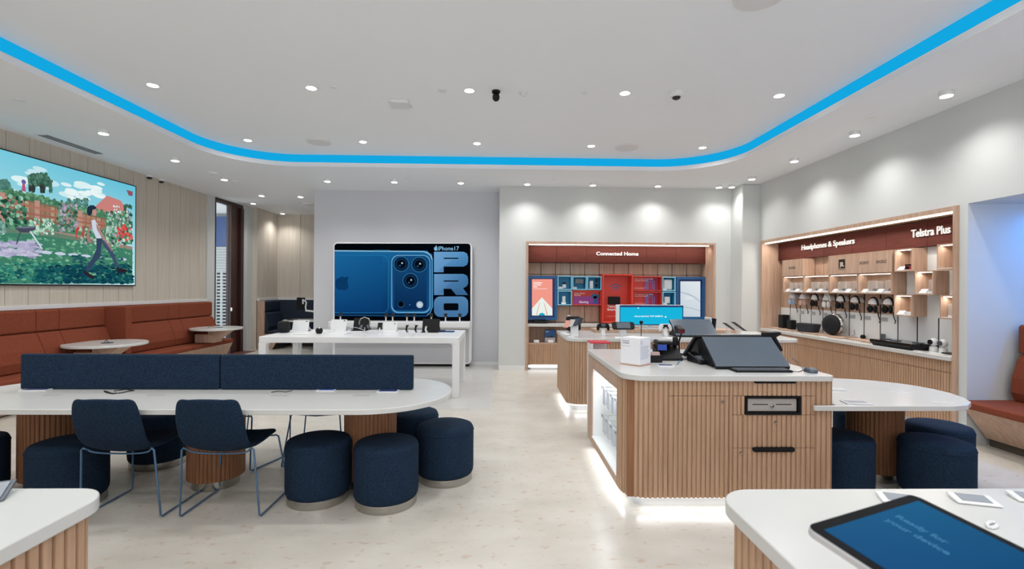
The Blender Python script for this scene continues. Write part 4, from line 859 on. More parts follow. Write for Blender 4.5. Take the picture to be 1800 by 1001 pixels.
# touch terminals (tilted screens back to back)
def terminal(loc, w_, dep, h_, label, twin=True, logo=True):
    t = thing('touch_terminal', label, 'touch terminal', loc, 0, 'tilted touch terminals on the islands'); L = math.hypot(dep, h_); an = math.atan2(h_, dep)
    o = bx(-w_/2, 0, -.03, w_/2, L, -.006).build('housing', BLACK, t, bevel=.008); o.matrix_local = Matrix.Translation((0, 0, .02)) @ Matrix.Rotation(an, 4, 'X')
    o = bx(-w_/2+.004, .006, -.006, w_/2-.004, L-.004, 0).build('touch_screen', mat('terminal_glass', '56616d', .22, .0, noise=.9, scale=(2, 2, 2)), t); o.matrix_local = Matrix.Translation((0, 0, .02)) @ Matrix.Rotation(an, 4, 'X')
    MB().ext([(.1, 0), (dep*.8, h_*.72), (dep+.01, h_-.02), (dep+.05, 0)], -w_/2+.02, w_/2-.02, 'x').build('rear_stand', BLACK, t)
    return t
p0 = onz(1259, 648, .96); p1 = onz(1382, 646, .96)
T1 = terminal(((p0.x+p1.x)/2, p0.y, .952), p1.x-p0.x, .27, .2, 'large tilted dark touch screen facing the camera on the drawer island')
T1b = copy(T1, 'black back-to-back touch screen facing away, behind the large tilted one', (1.93, 4.33, .952), PI)
a, b = I2(1190, 593), I2(1256, 592); T2 = copy(T1, 'grey tilted touch screen on the far island, beside the console', ((a.x+b.x)/2, a.y, IZ+.002), 0)
# ================================================================ DRAWER ISLAND
Z1 = .95
t = thing('service_island', 'ribbed wooden service island with drawers, till slot and white top', 'service island', (0, 0, 0))
X0, X1, Y0, Y1 = .875, 2.345, 3.36, 4.78
top(t, X0-.012, Y0-.025, X1+.012, Y1+.012, [.17, .05, .05, .05], Z1)
# left side frame around the open niche, corner ribs, back and right sides
B0, B1 = .085, .91
fl = [(X0+.16*(1-math.cos(a)), Y0+.16*(1-math.sin(a))) for a in [PI/2*i/6 for i in range(7)]]       # from (X0, Y0+.16) to (X0+.16, Y0)
dx0, dx1 = ony(1176, 700, Y0).x, ony(1282, 700, Y0).x
c_ = ribs([(X0, Y0+.22)]+fl+[(dx0-.003, Y0)], .035, .012, False); MB().prism(c_+[(dx0-.003, Y0+.03), (X0+.17, Y0+.03), (X0+.03, Y0+.17), (X0+.03, Y0+.22)], B0, B1).build('ribbed_corner', WOOD, t)
wx0, wx1 = ony(1289, 700, Y0).x, ony(1434, 700, Y0).x
def rp(name, a, b, z0, z1, par=t): o = ribpanel(a, b, z0, z1, .025).build(name, WOOD, par); o.location = (0, Y0, 0); return o
zd = ony(1200, 697, Y0).z
rp('fixed_panel', dx0, dx1, zd+.003, B1); rp('cupboard_door', dx0, dx1, B0, zd); rp('fixed_panel', dx1+.003, wx0-.003, B0, B1)
# drawers
za = ony(1360, 697, Y0).z; zb = ony(1360, 729.5, Y0).z; zc = ony(1360, 788.5, Y0).z
def hole(name, a, b, z, hh):
    o = MB().add([], []); q = MB(); q.T = Matrix(((1,0,0,0),(0,0,1,0),(0,1,0,0),(0,0,0,1))); q.prism(rr(a, z-hh/2, b, z+hh/2, hh*.42, 5), Y0-.009, Y0+.01); return q
hx0, hx1 = ony(1325, 700, Y0).x, ony(1398, 700, Y0).x
d = rp('top_drawer', wx0, wx1, za+.003, B1); hole('s', hx0, hx1, ony(1360, 672, Y0).z, .017).build('finger_slot', BLACK, d).matrix_parent_inverse = Matrix.Translation((0, -Y0, 0))
tx0, tx1 = ony(1310, 710, Y0).x, ony(1409, 710, Y0).x
rp('till_surround', wx0, tx0, zb, za); rp('till_surround', tx1, wx1, zb, za)
d = rp('middle_drawer', wx0, wx1, zc+.003, zb-.003); hole('s', hx0-.005, hx1-.005, zc-.008, .034).build('finger_slot', BLACK, d).matrix_parent_inverse = Matrix.Translation((0, -Y0, 0))
rp('bottom_drawer', wx0, wx1, B0, zc)
# lower the drawers' cut: black slot sits over the joint
rp('fixed_panel', wx1+.003, X1-.001, B0, B1)
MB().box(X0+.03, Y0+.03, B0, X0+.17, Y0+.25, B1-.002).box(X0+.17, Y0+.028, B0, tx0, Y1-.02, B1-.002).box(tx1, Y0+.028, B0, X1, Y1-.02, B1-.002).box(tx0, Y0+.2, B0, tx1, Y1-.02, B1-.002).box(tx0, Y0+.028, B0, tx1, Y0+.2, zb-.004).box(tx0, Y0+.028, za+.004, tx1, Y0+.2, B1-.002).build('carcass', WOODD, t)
MB().box(X1-.003, Y0+.0, B0, X1+.0, Y1, B1).box(X0, Y1-.02, B0, X1, Y1, B1).build('side_boards', WOOD, t)
# left side niche
na, nb = Y0+.24, Y1-.2; nz0, nz1 = .14, .80
MB().box(X0, Y0+.22, B0, X0+.17, na, B1).box(X0, nb, B0, X0+.17, Y1-.02, B1).box(X0, na, nz1, X0+.17, nb, B1).box(X0, na, B0, X0+.17, nb, nz0).build('niche_frame', WOODR, t)
MB().box(X0+.16, na, nz0, X0+.175, nb, nz1).box(X0+.002, na, nz0, X0+.16, nb, nz0+.01).box(X0+.01, na, nz1-.01, X0+.16, nb, nz1).box(X0+.01, nb-.01, nz0, X0+.16, nb, nz1).box(X0+.03, na, nz0, X0+.16, na+.008, nz1).build('niche_lining', NICHE, t)
bx(X0+.03, na+.02, nz1-.018, X0+.05, nb-.02, nz1-.011).build('niche_led', LEDW, t); glow(t, (X0+.05, (na+nb)/2, nz1-.03), .03, nb-na-.1, 2.2, (0, math.radians(-15), 0))
MB().prism(rr(X0+.08, Y0+.08, X1-.05, Y1-.08, .1), 0, B0).build('plinth', WHITE, t); MB().prism(rr(X0+.06, Y0+.06, X1-.07, Y1-.1, .1), .06, .07).build('floor_led', LEDW, t)
skirt(t, X0, Y0, X1, Y1, .8)
for x, y in ((1270, 707), (1363, 743), (1302, 797)):
    p = ony(x, y, Y0); o = MB().lathe([(.011, 0), (.011, .004), (.004, .005)], 16).build('drawer_lock', STEEL, t); o.matrix_local = Matrix.Translation((p.x, Y0-.001, p.z)) @ Matrix.Rotation(PI/2, 4, 'X')
# cash drawer in its slot
t = thing('cash_drawer', 'steel-fronted cash drawer set in the black slot of the service island', 'cash drawer', ((tx0+tx1)/2, Y0, zb)); w_ = (tx1-tx0)/2-.002; h_ = za-zb
MB().box(-w_, .0, .001, w_, .18, .014).box(-w_, .0, h_-.014, w_, .18, h_-.001).box(-w_, 0, .014, -w_+.016, .18, h_-.014).box(w_-.016, 0, .014, w_, .18, h_-.014).box(-w_, .17, 0.001, w_, .18, h_-.001).build('surround', BLACK, t)
MB().box(-w_+.02, .02, .018, w_-.02, .16, h_-.022).build('front_panel', mat('till_grey', 'b3afad', .4, .15), t, bevel=.004)
bx(-w_+.06, .017, h_*.5, -.03, .0205, h_*.5+.005).box(.03, .017, h_*.5, w_-.06, .0205, h_*.5+.005).build('coin_slot', BLACK, t); o = MB().lathe([(.014, 0), (.014, .008), (.008, .01)], 18).build('key_lock', STEEL, t); o.matrix_local = Matrix.Translation((0, .019, h_*.42)) @ Matrix.Rotation(PI/2, 4, 'X')
bx(-w_, -.006, -.004, w_, .0, .0).build('lip', STEEL, t)
# accessories hung in the niche
for r_, zz_ in enumerate((.62, .36)):
    for k in range(5):
        y = na+.12+k*.17; t = thing('hanging_accessory', 'small white packet hanging on a hook in the lit side niche, '+('upper' if r_ == 0 else 'lower')+' row', 'accessory', (X0+.155, y, zz_), 0, 'packets hanging in the lit side niche '+('upper' if r_ == 0 else 'lower')+' row')
        MB().tube([(0, 0, .03), (-.09, 0, .03)], .003, 6).build('hook', STEEL, t); bx(-.08, -.04, -.13, -.055, .04, .02).build('packet', mat('packet_grey', 'c4cad2', .4), t, bevel=.003); bx(-.1, -.015, .02, -.085, .015, .045).build('price_tag', mat('tag_grey', '9aa0a4', .4), t)
# white stand with red card beyond the island
p = onz(1053, 700, 0); t = thing('brochure_rack', 'slim white rack with red cards standing behind the service island', 'rack', (.99, 5.1, 0))
MB().box(-.045, -.1, 0, -.025, .12, .98).box(-.025, -.1, 0, .16, .12, .03).box(-.025, -.1, .5, .16, .12, .53).box(-.025, .1, 0, .16, .12, .98).build('frame', WHITE, t); bx(-.03, -.09, .06, .14, .09, .45).build('red_leaflets', mat('leaflet_red', 'd0405a', .5), t); bx(-.05, -.1, .98, .16, .12, .992).build('red_top_card', mat('card_red', 'c9283c', .4), t)

# goods on the service island
def on1(x, y): return onz(x, y, Z1)
t = thing('notice_cube', 'white printed notice cube standing on one corner of the service island', 'notice cube', (on1(1118, 641).x, 3.84, Z1+.001), math.radians(44)); s = .085
bx(-s, -s, .008, s, s, .215).build('cube', mat('paper_white', 'e8e8ec', .5), t, bevel=.002); bx(-s-.004, -s-.004, 0, s+.004, s+.004, .008).build('wooden_foot', mat('foot_pink', 'c79d8d', .5), t)
bpy.context.view_layer.update()
for fx, lines in ((-1, [('Terms and', .185, .014, '4a5070'), ('Conditions', .168, .014, '4a5070'), ('Please scan to read them', .148, .007, '8a8fa0')]), (0, [('Terms', .185, .012, '7a7f94'), ('Apply', .17, .012, 'c87f8a')])):
    M_ = t.matrix_world @ Matrix.Rotation(fx*PI/2, 4, 'Z'); A = Art(lambda x, y, M_=M_: M_ @ Vector((x, -s-.0006, y)), (M_.to_3x3() @ Vector((0, -1, 0))), .0004)
    for tx, y, h, c in lines: A.text(tx, -s+.014, y, h*.75, c, (1, 0), (0, 1), .02)
    if not fx:
        for i in range(9): A.rect(-s+.014, .15-i*.012, s-.02-(i%3)*.012, .147-i*.012, '8f93aa')
    A.build('printed_text', t)
t = thing('desk_phone', 'black desk phone with blue tag on the service island', 'desk phone', on1(1172, 633)+Vector((.02, .05, 0))); P_ = Matrix.Rotation(.4, 4, 'X')
MB().ext([(-.11, 0), (-.11, .02), (.06, .12), (.09, .12), (.09, 0)], -.1, .1, 'x').build('base', BLACK, t, bevel=.006)
MB().tube([(-.08, -.06, .075), (-.08, .0, .13), (-.08, .06, .145)], .022, 10).build('handset', BLACK, t, smooth='all'); bx(.06, .0, .11, .1, .05, .19).build('receiver_cradle', BLACK, t, bevel=.012)
bx(-.1, -.08, .085, -.03, -.06, .13).build('blue_tag', mat('tag_blue', '2447a8', .5), t); bx(-.09, -.03, .122, .05, .07, .15).build('display', BLACK, t, bevel=.008)
t = thing('label_printer', 'squat black printer on paper rolls beside the notice cube', 'printer', on1(1153, 637)); MB().box(-.055, -.03, 0, .045, .07, .06).build('body', BLACK, t, bevel=.005); bx(-.05, -.034, .06, .02, .0, .085).build('paper_roll', mat('roll_pink', 'b99a98', .5), t)
slate(on1(1170, 644), -.1, .12, .075, 'flat white and navy card lying before the desk phone', col='46507a')
t = thing('card_terminal', 'black card payment terminal in its cradle on the service island', 'card terminal', on1(1226, 638), .12)
MB().ext([(-.11, 0), (-.115, .02), (.02, .06), (.1, .075), (.11, .03), (.1, 0)], -.04, .04, 'x').build('body', BLACK, t, bevel=.01)
o = bx(-.028, .0, 0, .028, .075, .003).build('screen', BLACKG, t); o.matrix_local = Matrix.Translation((0, .01, .062)) @ Matrix.Rotation(.2, 4, 'X'); o = bx(-.028, -.09, 0, .028, -.005, .004).build('keypad', SLATE, t); o.matrix_local = Matrix.Translation((0, .0, .055)) @ Matrix.Rotation(.28, 4, 'X')
bx(.018, -.1, .03, .03, -.085, .04).build('red_key', mat('key_red', 'b8352c', .4), t)
t = thing('barcode_scanner', 'black and red handheld scanner upright on a stand, left of the tilted screen', 'barcode scanner', on1(1205, 628)+Vector((0, .15, 0)))
MB().tube([(0, 0, .01), (.0, .01, .12), (.02, 0, .2)], .008, 8).lathe([(.05, 0), (.05, .01)], 20).build('stand', BLACK, t); MB().ext([(-.05, .2), (-.06, .24), (.05, .27), (.07, .24), (.03, .19)], -.03, .03, 'x').build('scanner_head', BLACK, t, bevel=.008); MB().box(-.028, -.064, .205, .028, -.05, .235).build('red_window', mat('scan_red', '5c1418', .2), t)
t = thing('barcode_scanner', 'black pistol-grip scanner hanging at the right of the tilted screen', 'barcode scanner', on1(1382, 640)+Vector((-.05, .12, 0)))
MB().tube([(.02, .05, .012), (-.03, .03, .1), (-.05, .02, .2)], .006, 8).lathe([(.05, 0), (.045, .012)], 20, (.02, .05, 0)).build('stand', BLACK, t, smooth=True)
q = MB(); q.T = Matrix.Rotation(0, 4, 'Z'); q.ext([(-.09, .19), (-.08, .245), (.06, .25), (.07, .235), (.045, .215), (.0, .195)], -.028, .028, 'y').build('scanner_head', BLACK, t, bevel=.01); MB().tube([(.01, 0, .21), (.045, 0, .15), (.075, 0, .09)], .018, 10).build('grip', BLACK, t, smooth='all'); o = MB().lathe([(.045, 0), (.04, .02)], 20).build('round_mount', BLACK, t, smooth=True); o.matrix_local = Matrix.Translation((-.07, -.03, .15)) @ Matrix.Rotation(1.2, 4, 'X')
t = thing('keyboard', 'thin black keyboard in front of the tilted touch screen', 'keyboard', on1(1337, 653)); kw = .21
MB().prism(rr(-kw, -.06, kw, .06, .01), .001, .014).build('tray', BLACK, t, bevel=.003)
q = MB()
for r_ in range(5):
    for k in range(17): q.box(-kw+.015+k*.0235, -.05+r_*.0205, .014, -kw+.034+k*.0235, -.034+r_*.0205, .018)
q.build('keys', mat('key_grey', '4d525b', .5), t)
t = thing('computer_mouse', 'small dark mouse near the right front corner of the service island', 'mouse', on1(1425, 655)); MB().loft([[(x*sc, y*sc2, z) for x, y in rr(-.032, -.05, .032, .05, .025, 6)] for sc, sc2, z in ((1, 1, 0), (1.02, 1.02, .012), (.9, .9, .026), (.5, .6, .034))]).build('shell', SLATE, t, smooth='all'); MB().cyl((0, .025, .03), .006, .006, 10).build('wheel', BLACK, t)
wire([on1(1385, 642)+Vector((0, 0, .01)), on1(1392, 634)+Vector((0, 0, .02)), on1(1404, 640)+Vector((0, 0, .004)), on1(1413, 651)+Vector((0, 0, .004)), on1(1404, 655)+Vector((0, 0, .004)), on1(1394, 654)+Vector((0, 0, .004))], 'thin grey cable curling from the tilted screen to the mouse', .003, SLATE)
wire([on1(1190, 642)+Vector((0, 0, .004)), on1(1196, 634)+Vector((0, 0, .004)), on1(1197, 626)+Vector((0, 0, .004))], 'light blue cable behind the desk phone', .004, mat('cable_blue', '3b86b4', .5))
slate(on1(1200, 622), .2, .14, .1, 'white paper with blue print behind the card terminal', col='c9d0e6', hgt=.003); slate(on1(1205, 632), -.2, .12, .09, 'dark leaflet lying beside the card terminal', m=SLATE, col='3a3c4c', hgt=.004)

# ================================================================ RIGHT TABLE
t = thing('side_table', 'white table with a wide curved end joined to the service island', 'table', (3.05, 3.85, 0))
ol = [(2.2, 3.325), (2.36, 3.322), (3.2, 3.325), (3.33, 3.36), (3.44, 3.45), (3.53, 3.6), (3.575, 3.75), (3.58, 3.9), (3.55, 4.04), (3.48, 4.16), (3.37, 4.26), (3.25, 4.33), (3.1, 4.38), (2.9, 4.41), (2.37, 4.42), (2.37, 3.352), (2.2, 3.35)]
ol = [(x-3.05, y-3.85) for x, y in ol]; MB().prism(ol, .706, .742).build('tabletop', SOLID, t, bevel=.004)
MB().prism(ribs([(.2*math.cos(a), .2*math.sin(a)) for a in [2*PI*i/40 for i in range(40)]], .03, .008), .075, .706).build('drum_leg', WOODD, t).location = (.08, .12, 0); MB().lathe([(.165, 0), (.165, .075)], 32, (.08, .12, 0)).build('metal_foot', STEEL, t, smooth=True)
for x, y, lb in ((1505, 709, 'grey printed tablet card near the front edge of the right table'), (1463, 685, 'pale printed card at the back of the right table')): slate(onz(x, y, .743), -.15, .17, .1, lb, col='8f939f' if y > 700 else 'c6c4c2')
for i, (x, y) in enumerate(((1582, 690), (1660, 708))):
    tag(put(bx(-.07, -.003, 0, .07, .003, .0015).build('power_flap', WHITE), onz(x, y, .742), -.4), 'thin white power flap line in the right table, '+('further' if i == 0 else 'nearer the rounded end'), 'power flap')

# ================================================================ HEADPHONE BAY
BZ0, BZ1 = .865, 2.42
t = thing('wall_bay', 'oak-framed recessed display bay for headphones and speakers', 'display bay', (XR, 8.64, 0)); L = 8.64-4.89
# local: x into the wall, y = -u along the wall
q = MB().box(-.02, -.04, 0, .42, .018, 2.438).box(-.02, -L-.018, 0, .42, -L+.035, 2.438).box(-.02, -L+.035, 2.39, .42, -.04, 2.438); q.build('frame', WOODR, t)
bx(.02, -L+.06, 2.372, .05, -.06, 2.388).build('led_tube', LED, t); l = glow(t, (.1, -L/2, 2.36), .04, L-.3, 20, (0, math.radians(20), 0), (1, .94, .86))
q = MB(); n = 6
for i in range(n): q.box(.27, -.06-(i+1)*(L-.1)/n+.004, 2.075, .33, -.06-i*(L-.1)/n, 2.375)
q.build('header_board', MAROON, t)
q = MB(); k = 0; y = -.04
while y > -L+.05: q.box(.335, y-.28, 1.2, .355, y-.006, 2.08); y -= .286
q.box(.355, -L, .5, .37, 0, 2.43); q.build('back_boards', WOODR, t)
q = MB(); y = -.04
while y > -L+.05: q.box(.331, max(y-.28, -L+.03), BZ0, .335, y-.006, 1.24); y -= .286
q.box(.327, -L+.04, 1.24, .334, -2.745, 2.07)
q.build('white_panels', NICHE, t)
q = MB()
for i in range(1, 13): q.box(.329, -.04-i*.286-.001, BZ0, .3365, -.04-i*.286+.007, 1.5)
q.build('panel_joint', BLACK, t)
bx(-.045, -L+.035, BZ0-.045, .33, -.04, BZ0).build('counter', SOLID, t, bevel=.004)
ob = ribpanel(.035, L-.04, .1, .69, .03); ob.T = Matrix(); o = ob.build('ribbed_front', WOOD, t); o.matrix_local = Matrix(((0, 1, 0, -.01), (-1, 0, 0, 0), (0, 0, 1, 0), (0, 0, 0, 1)))
ob = ribpanel(.035, L-.04, .695, .82, .03); o = ob.build('ribbed_fascia', WOOD, t); o.matrix_local = Matrix(((0, 1, 0, -.01), (-1, 0, 0, 0), (0, 0, 1, 0), (0, 0, 0, 1)))
bx(.06, -L+.04, 0, .3, -.05, .1).build('plinth', WHITE, t)
bpy.context.view_layer.update()
pa, pb = onx(1410, 440, 4.985), onx(1503, 432, 4.985); letters('printed_lettering', 'Headphones & Speakers', (.265, pa.y-8.64, onx(1410, 440, 4.985).z), (0, -1, 0), (0, 0, 1), .085, WHITE, t, .012, .016, width=pa.y-pb.y)
pa, pb = onx(1603, 418, 4.985), onx(1672, 411, 4.985); letters('printed_lettering', 'Telstra Plus', (.265, pa.y-8.64, onx(1603, 418, 4.985).z), (0, -1, 0), (0, 0, 1), .095, WHITE, t, .012, .016, width=pa.y-pb.y)
# boxes in front of the boards: front plane X = 4.86
XF = 4.86; XB = 5.05
def cube(y0, y1, z0, z1, label, closed=False, led=True, logo=None):
    """y0 > y1; open or closed oak box"""
    t = thing('wall_box', label, 'display box', (XF, (y0+y1)/2, z0), 0, 'oak boxes on the headphone wall'); w_ = (y0-y1)/2-.002; h_ = z1-z0-.002; d_ = XB-XF-.005; e = .014
    q = MB().box(0, -w_, 0, d_, -w_+e, h_).box(0, w_-e, 0, d_, w_, h_).box(0, -w_+e, 0, d_, w_-e, e).box(0, -w_+e, h_-e, d_, w_-e, h_).box(d_-.01, -w_+e, e, d_-.0005, w_-e, h_-e)
    if closed: q.box(-.012, -w_, 0, -.0005, w_, h_)
    q.build('oak_box', WOODR, t)
    if not closed:
        bx(.004, -w_+e, 0.0145, d_-.02, w_-e, .02).build('white_shelf_mat', WHITE, t)
        if led: bx(.01, -w_+.03, h_-e-.008, .022, w_-.03, h_-e-.001).build('led_tube', LED, t); glow(t, (.06, 0, h_-e-.012), .02, 2*w_-.06, .45, (0, math.radians(15), 0), (1, .93, .84))
    if logo:
        bpy.context.view_layer.update()
        if logo == 'JBL':
            A = Art(lambda u, v: (XF-.013, (y0+y1)/2-u, (z0+z1)/2+v), (-1, 0, 0), .0008); A.rect(-.065, -.06, .065, .07, '14110f'); A.lay(); A.text('JBL', 0, -.03, .06, 'cfc6bd', (1, 0), (0, 1), .04, 'c', .09); A.rect(-.06, -.078, .06, -.073, '4a3a30'); A.build('brand_mark', t)
        else:
            A = Art(lambda u, v: (XF-.013, (y0+y1)/2-u, (z0+z1)/2+v), (-1, 0, 0), .0008)
            for tx, u, wd in logo: A.text(tx, u, -.02, .038, '4a3f38', (1, 0), (0, 1), .03, 'c', wd)
            A.build('brand_mark', t)
    return t
R0, R1, R2, R3 = 2.062, 1.785, 1.508, 1.245
cube(8.22, 7.65, R1, R0, 'closed oak box with the BOSE name, far left of the headphone wall', True, logo=[('BOSE', 0, .17)])
cube(7.05, 6.475, R1, R0, 'closed oak box with the black square JBL mark', True, logo='JBL')
cube(6.475, 5.9, R1, R0, 'closed oak box with the SONY and SHOKZ names', True, logo=[('SONY', -.15, .17), ('SHOKZ', .14, .17)])
nn = [(8.22, 7.65, 'below the BOSE name'), (7.65, 7.05, 'below the open gap beside the BOSE box'), (7.05, 6.475, 'below the JBL mark'), (6.475, 5.9, 'below the SONY and SHOKZ names')]
for y0, y1, lb in nn: cube(y0, y1, R2, R1, 'open lit oak box with clear covers '+lb)
cube(5.865, 5.60, R1, R0, 'open lit oak box holding the small red camera'); cube(5.57, 5.32, R2, R1, 'open lit oak box low centre of the checkered group'); cube(5.865, 5.60, R3, R2, 'open lit oak box with white tray, bottom left of the checkered group')
cube(5.28, 5.0, R1, R0+.01, 'open lit oak box top right by the bay edge'); cube(5.24, 4.98, R3, R2, 'open lit oak box bottom right by the bay edge')
# covers and goods in the boxes
def cover(y, z, label, col=BLACK, w_=.075):
    t = thing('display_cover', label, 'display cover', (XF+.09, y, z+.021), 0, 'clear covers on the headphone wall'); bx(-.05, -w_, 0, .05, w_, .018).build('white_base', WHITE, t); bx(-.045, -w_+.006, .018, .045, w_-.006, .15).build('clear_hood', ACRYL, t)
    MB().loft([[(x*sc, y_*sc, z_) for x, y_ in rr(-.025, -.035, .025, .035, .012, 4)] for sc, z_ in ((1, .02), (1.05, .035), (.7, .052))]).build('earbuds', col, t, smooth=True)
    for sx in (-1, 1):
        MB().tube([(-.045, sx*(w_-.006), .018), (-.045, sx*(w_-.006), .15), (-.045, 0, .15)], .0015, 4).build('hood_edge', WHITE, t)
def tilt_card(y, z, label, x=XF+.03):
    t = thing('price_card', label, 'price card', (x, y, z+.021), 0, 'tilted price cards on the headphone wall'); MB().ext([(-.02, 0), (.02, .045), (.024, .045), (.024, 0)], -.045, .045, 'y').build('holder', WHITE, t)
for y0, y1, lb in nn:
    cover(y0-.21, R2, 'left clear earbud cover in the box '+lb, w_=.085); cover(y0-.47, R2, 'right clear earbud cover in the box '+lb, w_=.055)
    tilt_card(y0-.09, R2, 'left white card in the box '+lb); tilt_card(y0-.355, R2, 'middle white card in the box '+lb)
t = thing('camera', 'small red and black instant camera in the upper oak box', 'camera', (XF+.04, 5.675, R1+.021)); bx(-.02, -.055, 0, .02, .055, .05).build('red_body', mat('camera_red', 'a8343c', .4), t, bevel=.004); bx(-.022, -.05, .05, .02, .05, .065).build('top_plate', BLACK, t); o = MB().lathe([(.018, 0), (.018, .02)], 16).build('lens', BLACK, t); o.matrix_local = Matrix.Translation((-.02, .01, .025)) @ Matrix.Rotation(-PI/2, 4, 'Y')
tilt_card(5.79, R1, 'tilted white card beside the red camera'); tilt_card(5.48, R2, 'tilted white card left in the low centre box'); cover(5.38, R2, 'clear cover in the low centre box', w_=.05)
tilt_card(5.06, R1, 'tilted white card in the top right box'); tilt_card(5.79, R3, 'tilted white card in the bottom left checkered box'); tag(put(bx(-.04, -.09, 0, .04, .09, .03).build('white_tray', WHITE, None, bevel=.004), (XF+.1, 5.7, R3+.021)), 'long white tray in the bottom left checkered box', 'tray')
cover(5.1, R3, 'clear cover over a dark speaker in the bottom right box', SLATE, .085)
tag(put(bx(-.04, -.07, 0, .04, .07, .04).build('white_tray', WHITE, None, bevel=.004), (XF+.12, 5.12, R2+.0)), 'small white tray on the ledge at the right bay edge', 'tray')
# headphones on wall mounts
def hp(y, z, m, label, m2=None):
    t = thing('headphones', label, 'headphones', (5.045, y, z), 0, 'headphones hanging on the wall'); m2 = m2 or m
    hm = [(.068*math.cos(a), .045+.078*math.sin(a)) for a in [PI*i/14 for i in range(15)]]; MB().loft([[(x, yy*k_, .045+(zz_-.045)*k_) for yy, zz_ in hm] for x, k_ in ((0, 1), (-.085, 1), (-.1, .92))]).build('half_round_mount', WHITE, t)
    MB().tube([(-.075, .078*math.cos(a), .03+.105*math.sin(a)) for a in [PI*i/12 for i in range(13)]], .011, 8).build('headband', m, t, smooth='all')
    for s_ in (-1, 1):
        o = MB().lathe([(.03, -.018), (.042, -.01), (.042, .012), (.03, .018)], 20, (0, 0, 0), .85, 1.15).build('ear_cup', m2, t, smooth='all'); o.matrix_local = Matrix.Translation((-.085, s_*.045, -.02)) @ Matrix.Rotation(s_*.5, 4, 'Z') @ Matrix.Rotation(PI/2, 4, 'Y') @ Matrix.Rotation(PI/2, 4, 'Z')
    MB().tube([(-.03, -.02, -.05), (-.02, -.015, -.11), (-.015, -.04, -.17), (-.01, -.02, -.2)], .006, 6).build('security_tether', BLACK, t, smooth='all'); return t
HB = mat('hp_blue', 'a9bfd9', .5); HP_ = mat('hp_pink', 'd3b1a6', .5)
for y, z, m, lb in ((8.12, 1.37, HB, 'pale blue headphones, first on the headphone wall'), (7.83, 1.365, HP_, 'pale pink headphones, second on the headphone wall'), (7.53, 1.36, BLACK, 'black headphones right of the pink pair'),
                    (7.25, 1.355, WHITE, 'white headphones on the headphone wall'), (6.95, 1.35, BLACK, 'slim black headphones right of the white pair'), (6.66, 1.34, BLACK, 'black headphones above the round silver-rimmed speaker side'),
                    (6.33, 1.325, BLACK, 'large black headphones left of the last pair'), (6.08, 1.33, BLACK, 'last black headphones partly behind the oak boxes')): hp(y, z, m, lb)
for i in range(7):
    y = 7.98-i*.29; tag(put(bx(-.003, -.05, -.025, 0, .05, .025).build('info_plate', mat('plate_grey', 'aeb2b6', .4)), (5.048, y, 1.18-.001*i)), 'small grey info plate under the headphones, number %s from the left' % ('one two three four five six seven'.split()[i]), 'info plate', 'info plates under the headphones')
# counter goods
CZ = BZ0+.001
def on2(x, y): return onz(x, y, CZ)
def tray(x, L_, label, y=None, dx=.13):
    p = onx(x, 575, 4.95); t = thing('wooden_riser', label, 'riser', (4.93, p.y, CZ), 0, 'wooden risers on the headphone counter'); MB().prism(rr(-dx, -L_/2, dx, L_/2, .02, 4), 0, .024).build('board', WOODR, t, bevel=.004); return t
tray(1385, .62, 'oak riser board under the two black speakers'); tray(1430, .5, 'oak riser board under the wide dark speaker'); tray(1474, .5, 'oak riser board under the round speaker'); tray(1527, .42, 'oak riser board beside the black display case')
RZ = CZ+.025
def boxspk(x, w_, h_, d_, label, X=4.95):
    p = onx(x, 570, X); t = thing('speaker', label, 'speaker', (X, p.y, RZ), .0, 'speakers on the headphone counter'); bx(-d_/2, -w_/2, 0, d_/2, w_/2, h_).build('cabinet', BLACK, t, bevel=.008); bx(-d_/2-.003, -w_/2+.008, .01, -d_/2, w_/2-.008, h_-.008).build('grille', BLACKM, t)
boxspk(1378, .14, .23, .12, 'taller black box speaker at the left of the headphone counter', 4.94); boxspk(1391.5, .11, .155, .1, 'shorter black box speaker beside the taller one', 4.9)
p = onx(1427, 575, 4.93); t = thing('speaker', 'wide dark blue tapered speaker on the headphone counter', 'speaker', (4.87, p.y, RZ), .25, 'speakers on the headphone counter'); q = MB(); q.loft([[(x*sx, y*sy, z) for x, y in rr(-.09, -.17, .09, .17, .025, 5)] for sx, sy, z in ((.75, .85, 0), (1, 1, .13))]); q.build('cabinet', mat('spk_blue', '1c222c', .6), t, bevel=.01); MB().prism(rr(-.07, -.15, .07, .15, .02, 4), .13, .134).build('top_pad', BLACK, t)
p = onx(1469, 580, 4.93); t = thing('speaker', 'round black speaker with a silver rim on the headphone counter', 'speaker', (4.88, p.y, RZ), 0, 'speakers on the headphone counter')
o = MB().lathe([(.12, 0), (.155, .01), (.155, .05), (.12, .08)], 40).build('silver_shell', STEEL, t, smooth=True); o.matrix_local = Matrix.Translation((0.02, 0, .158)) @ Matrix.Rotation(.22, 4, 'Z') @ Matrix.Rotation(-PI/2, 4, 'Y') @ Matrix.Translation((0, 0, -.04))
o = MB().lathe([(.15, 0), (.14, .03), (.08, .045)], 40).build('mesh_front', BLACKM, t, smooth='all'); o.matrix_local = Matrix.Translation((0.02, 0, .158)) @ Matrix.Rotation(.22, 4, 'Z') @ Matrix.Rotation(-PI/2, 4, 'Y') @ Matrix.Translation((0, 0, .04))
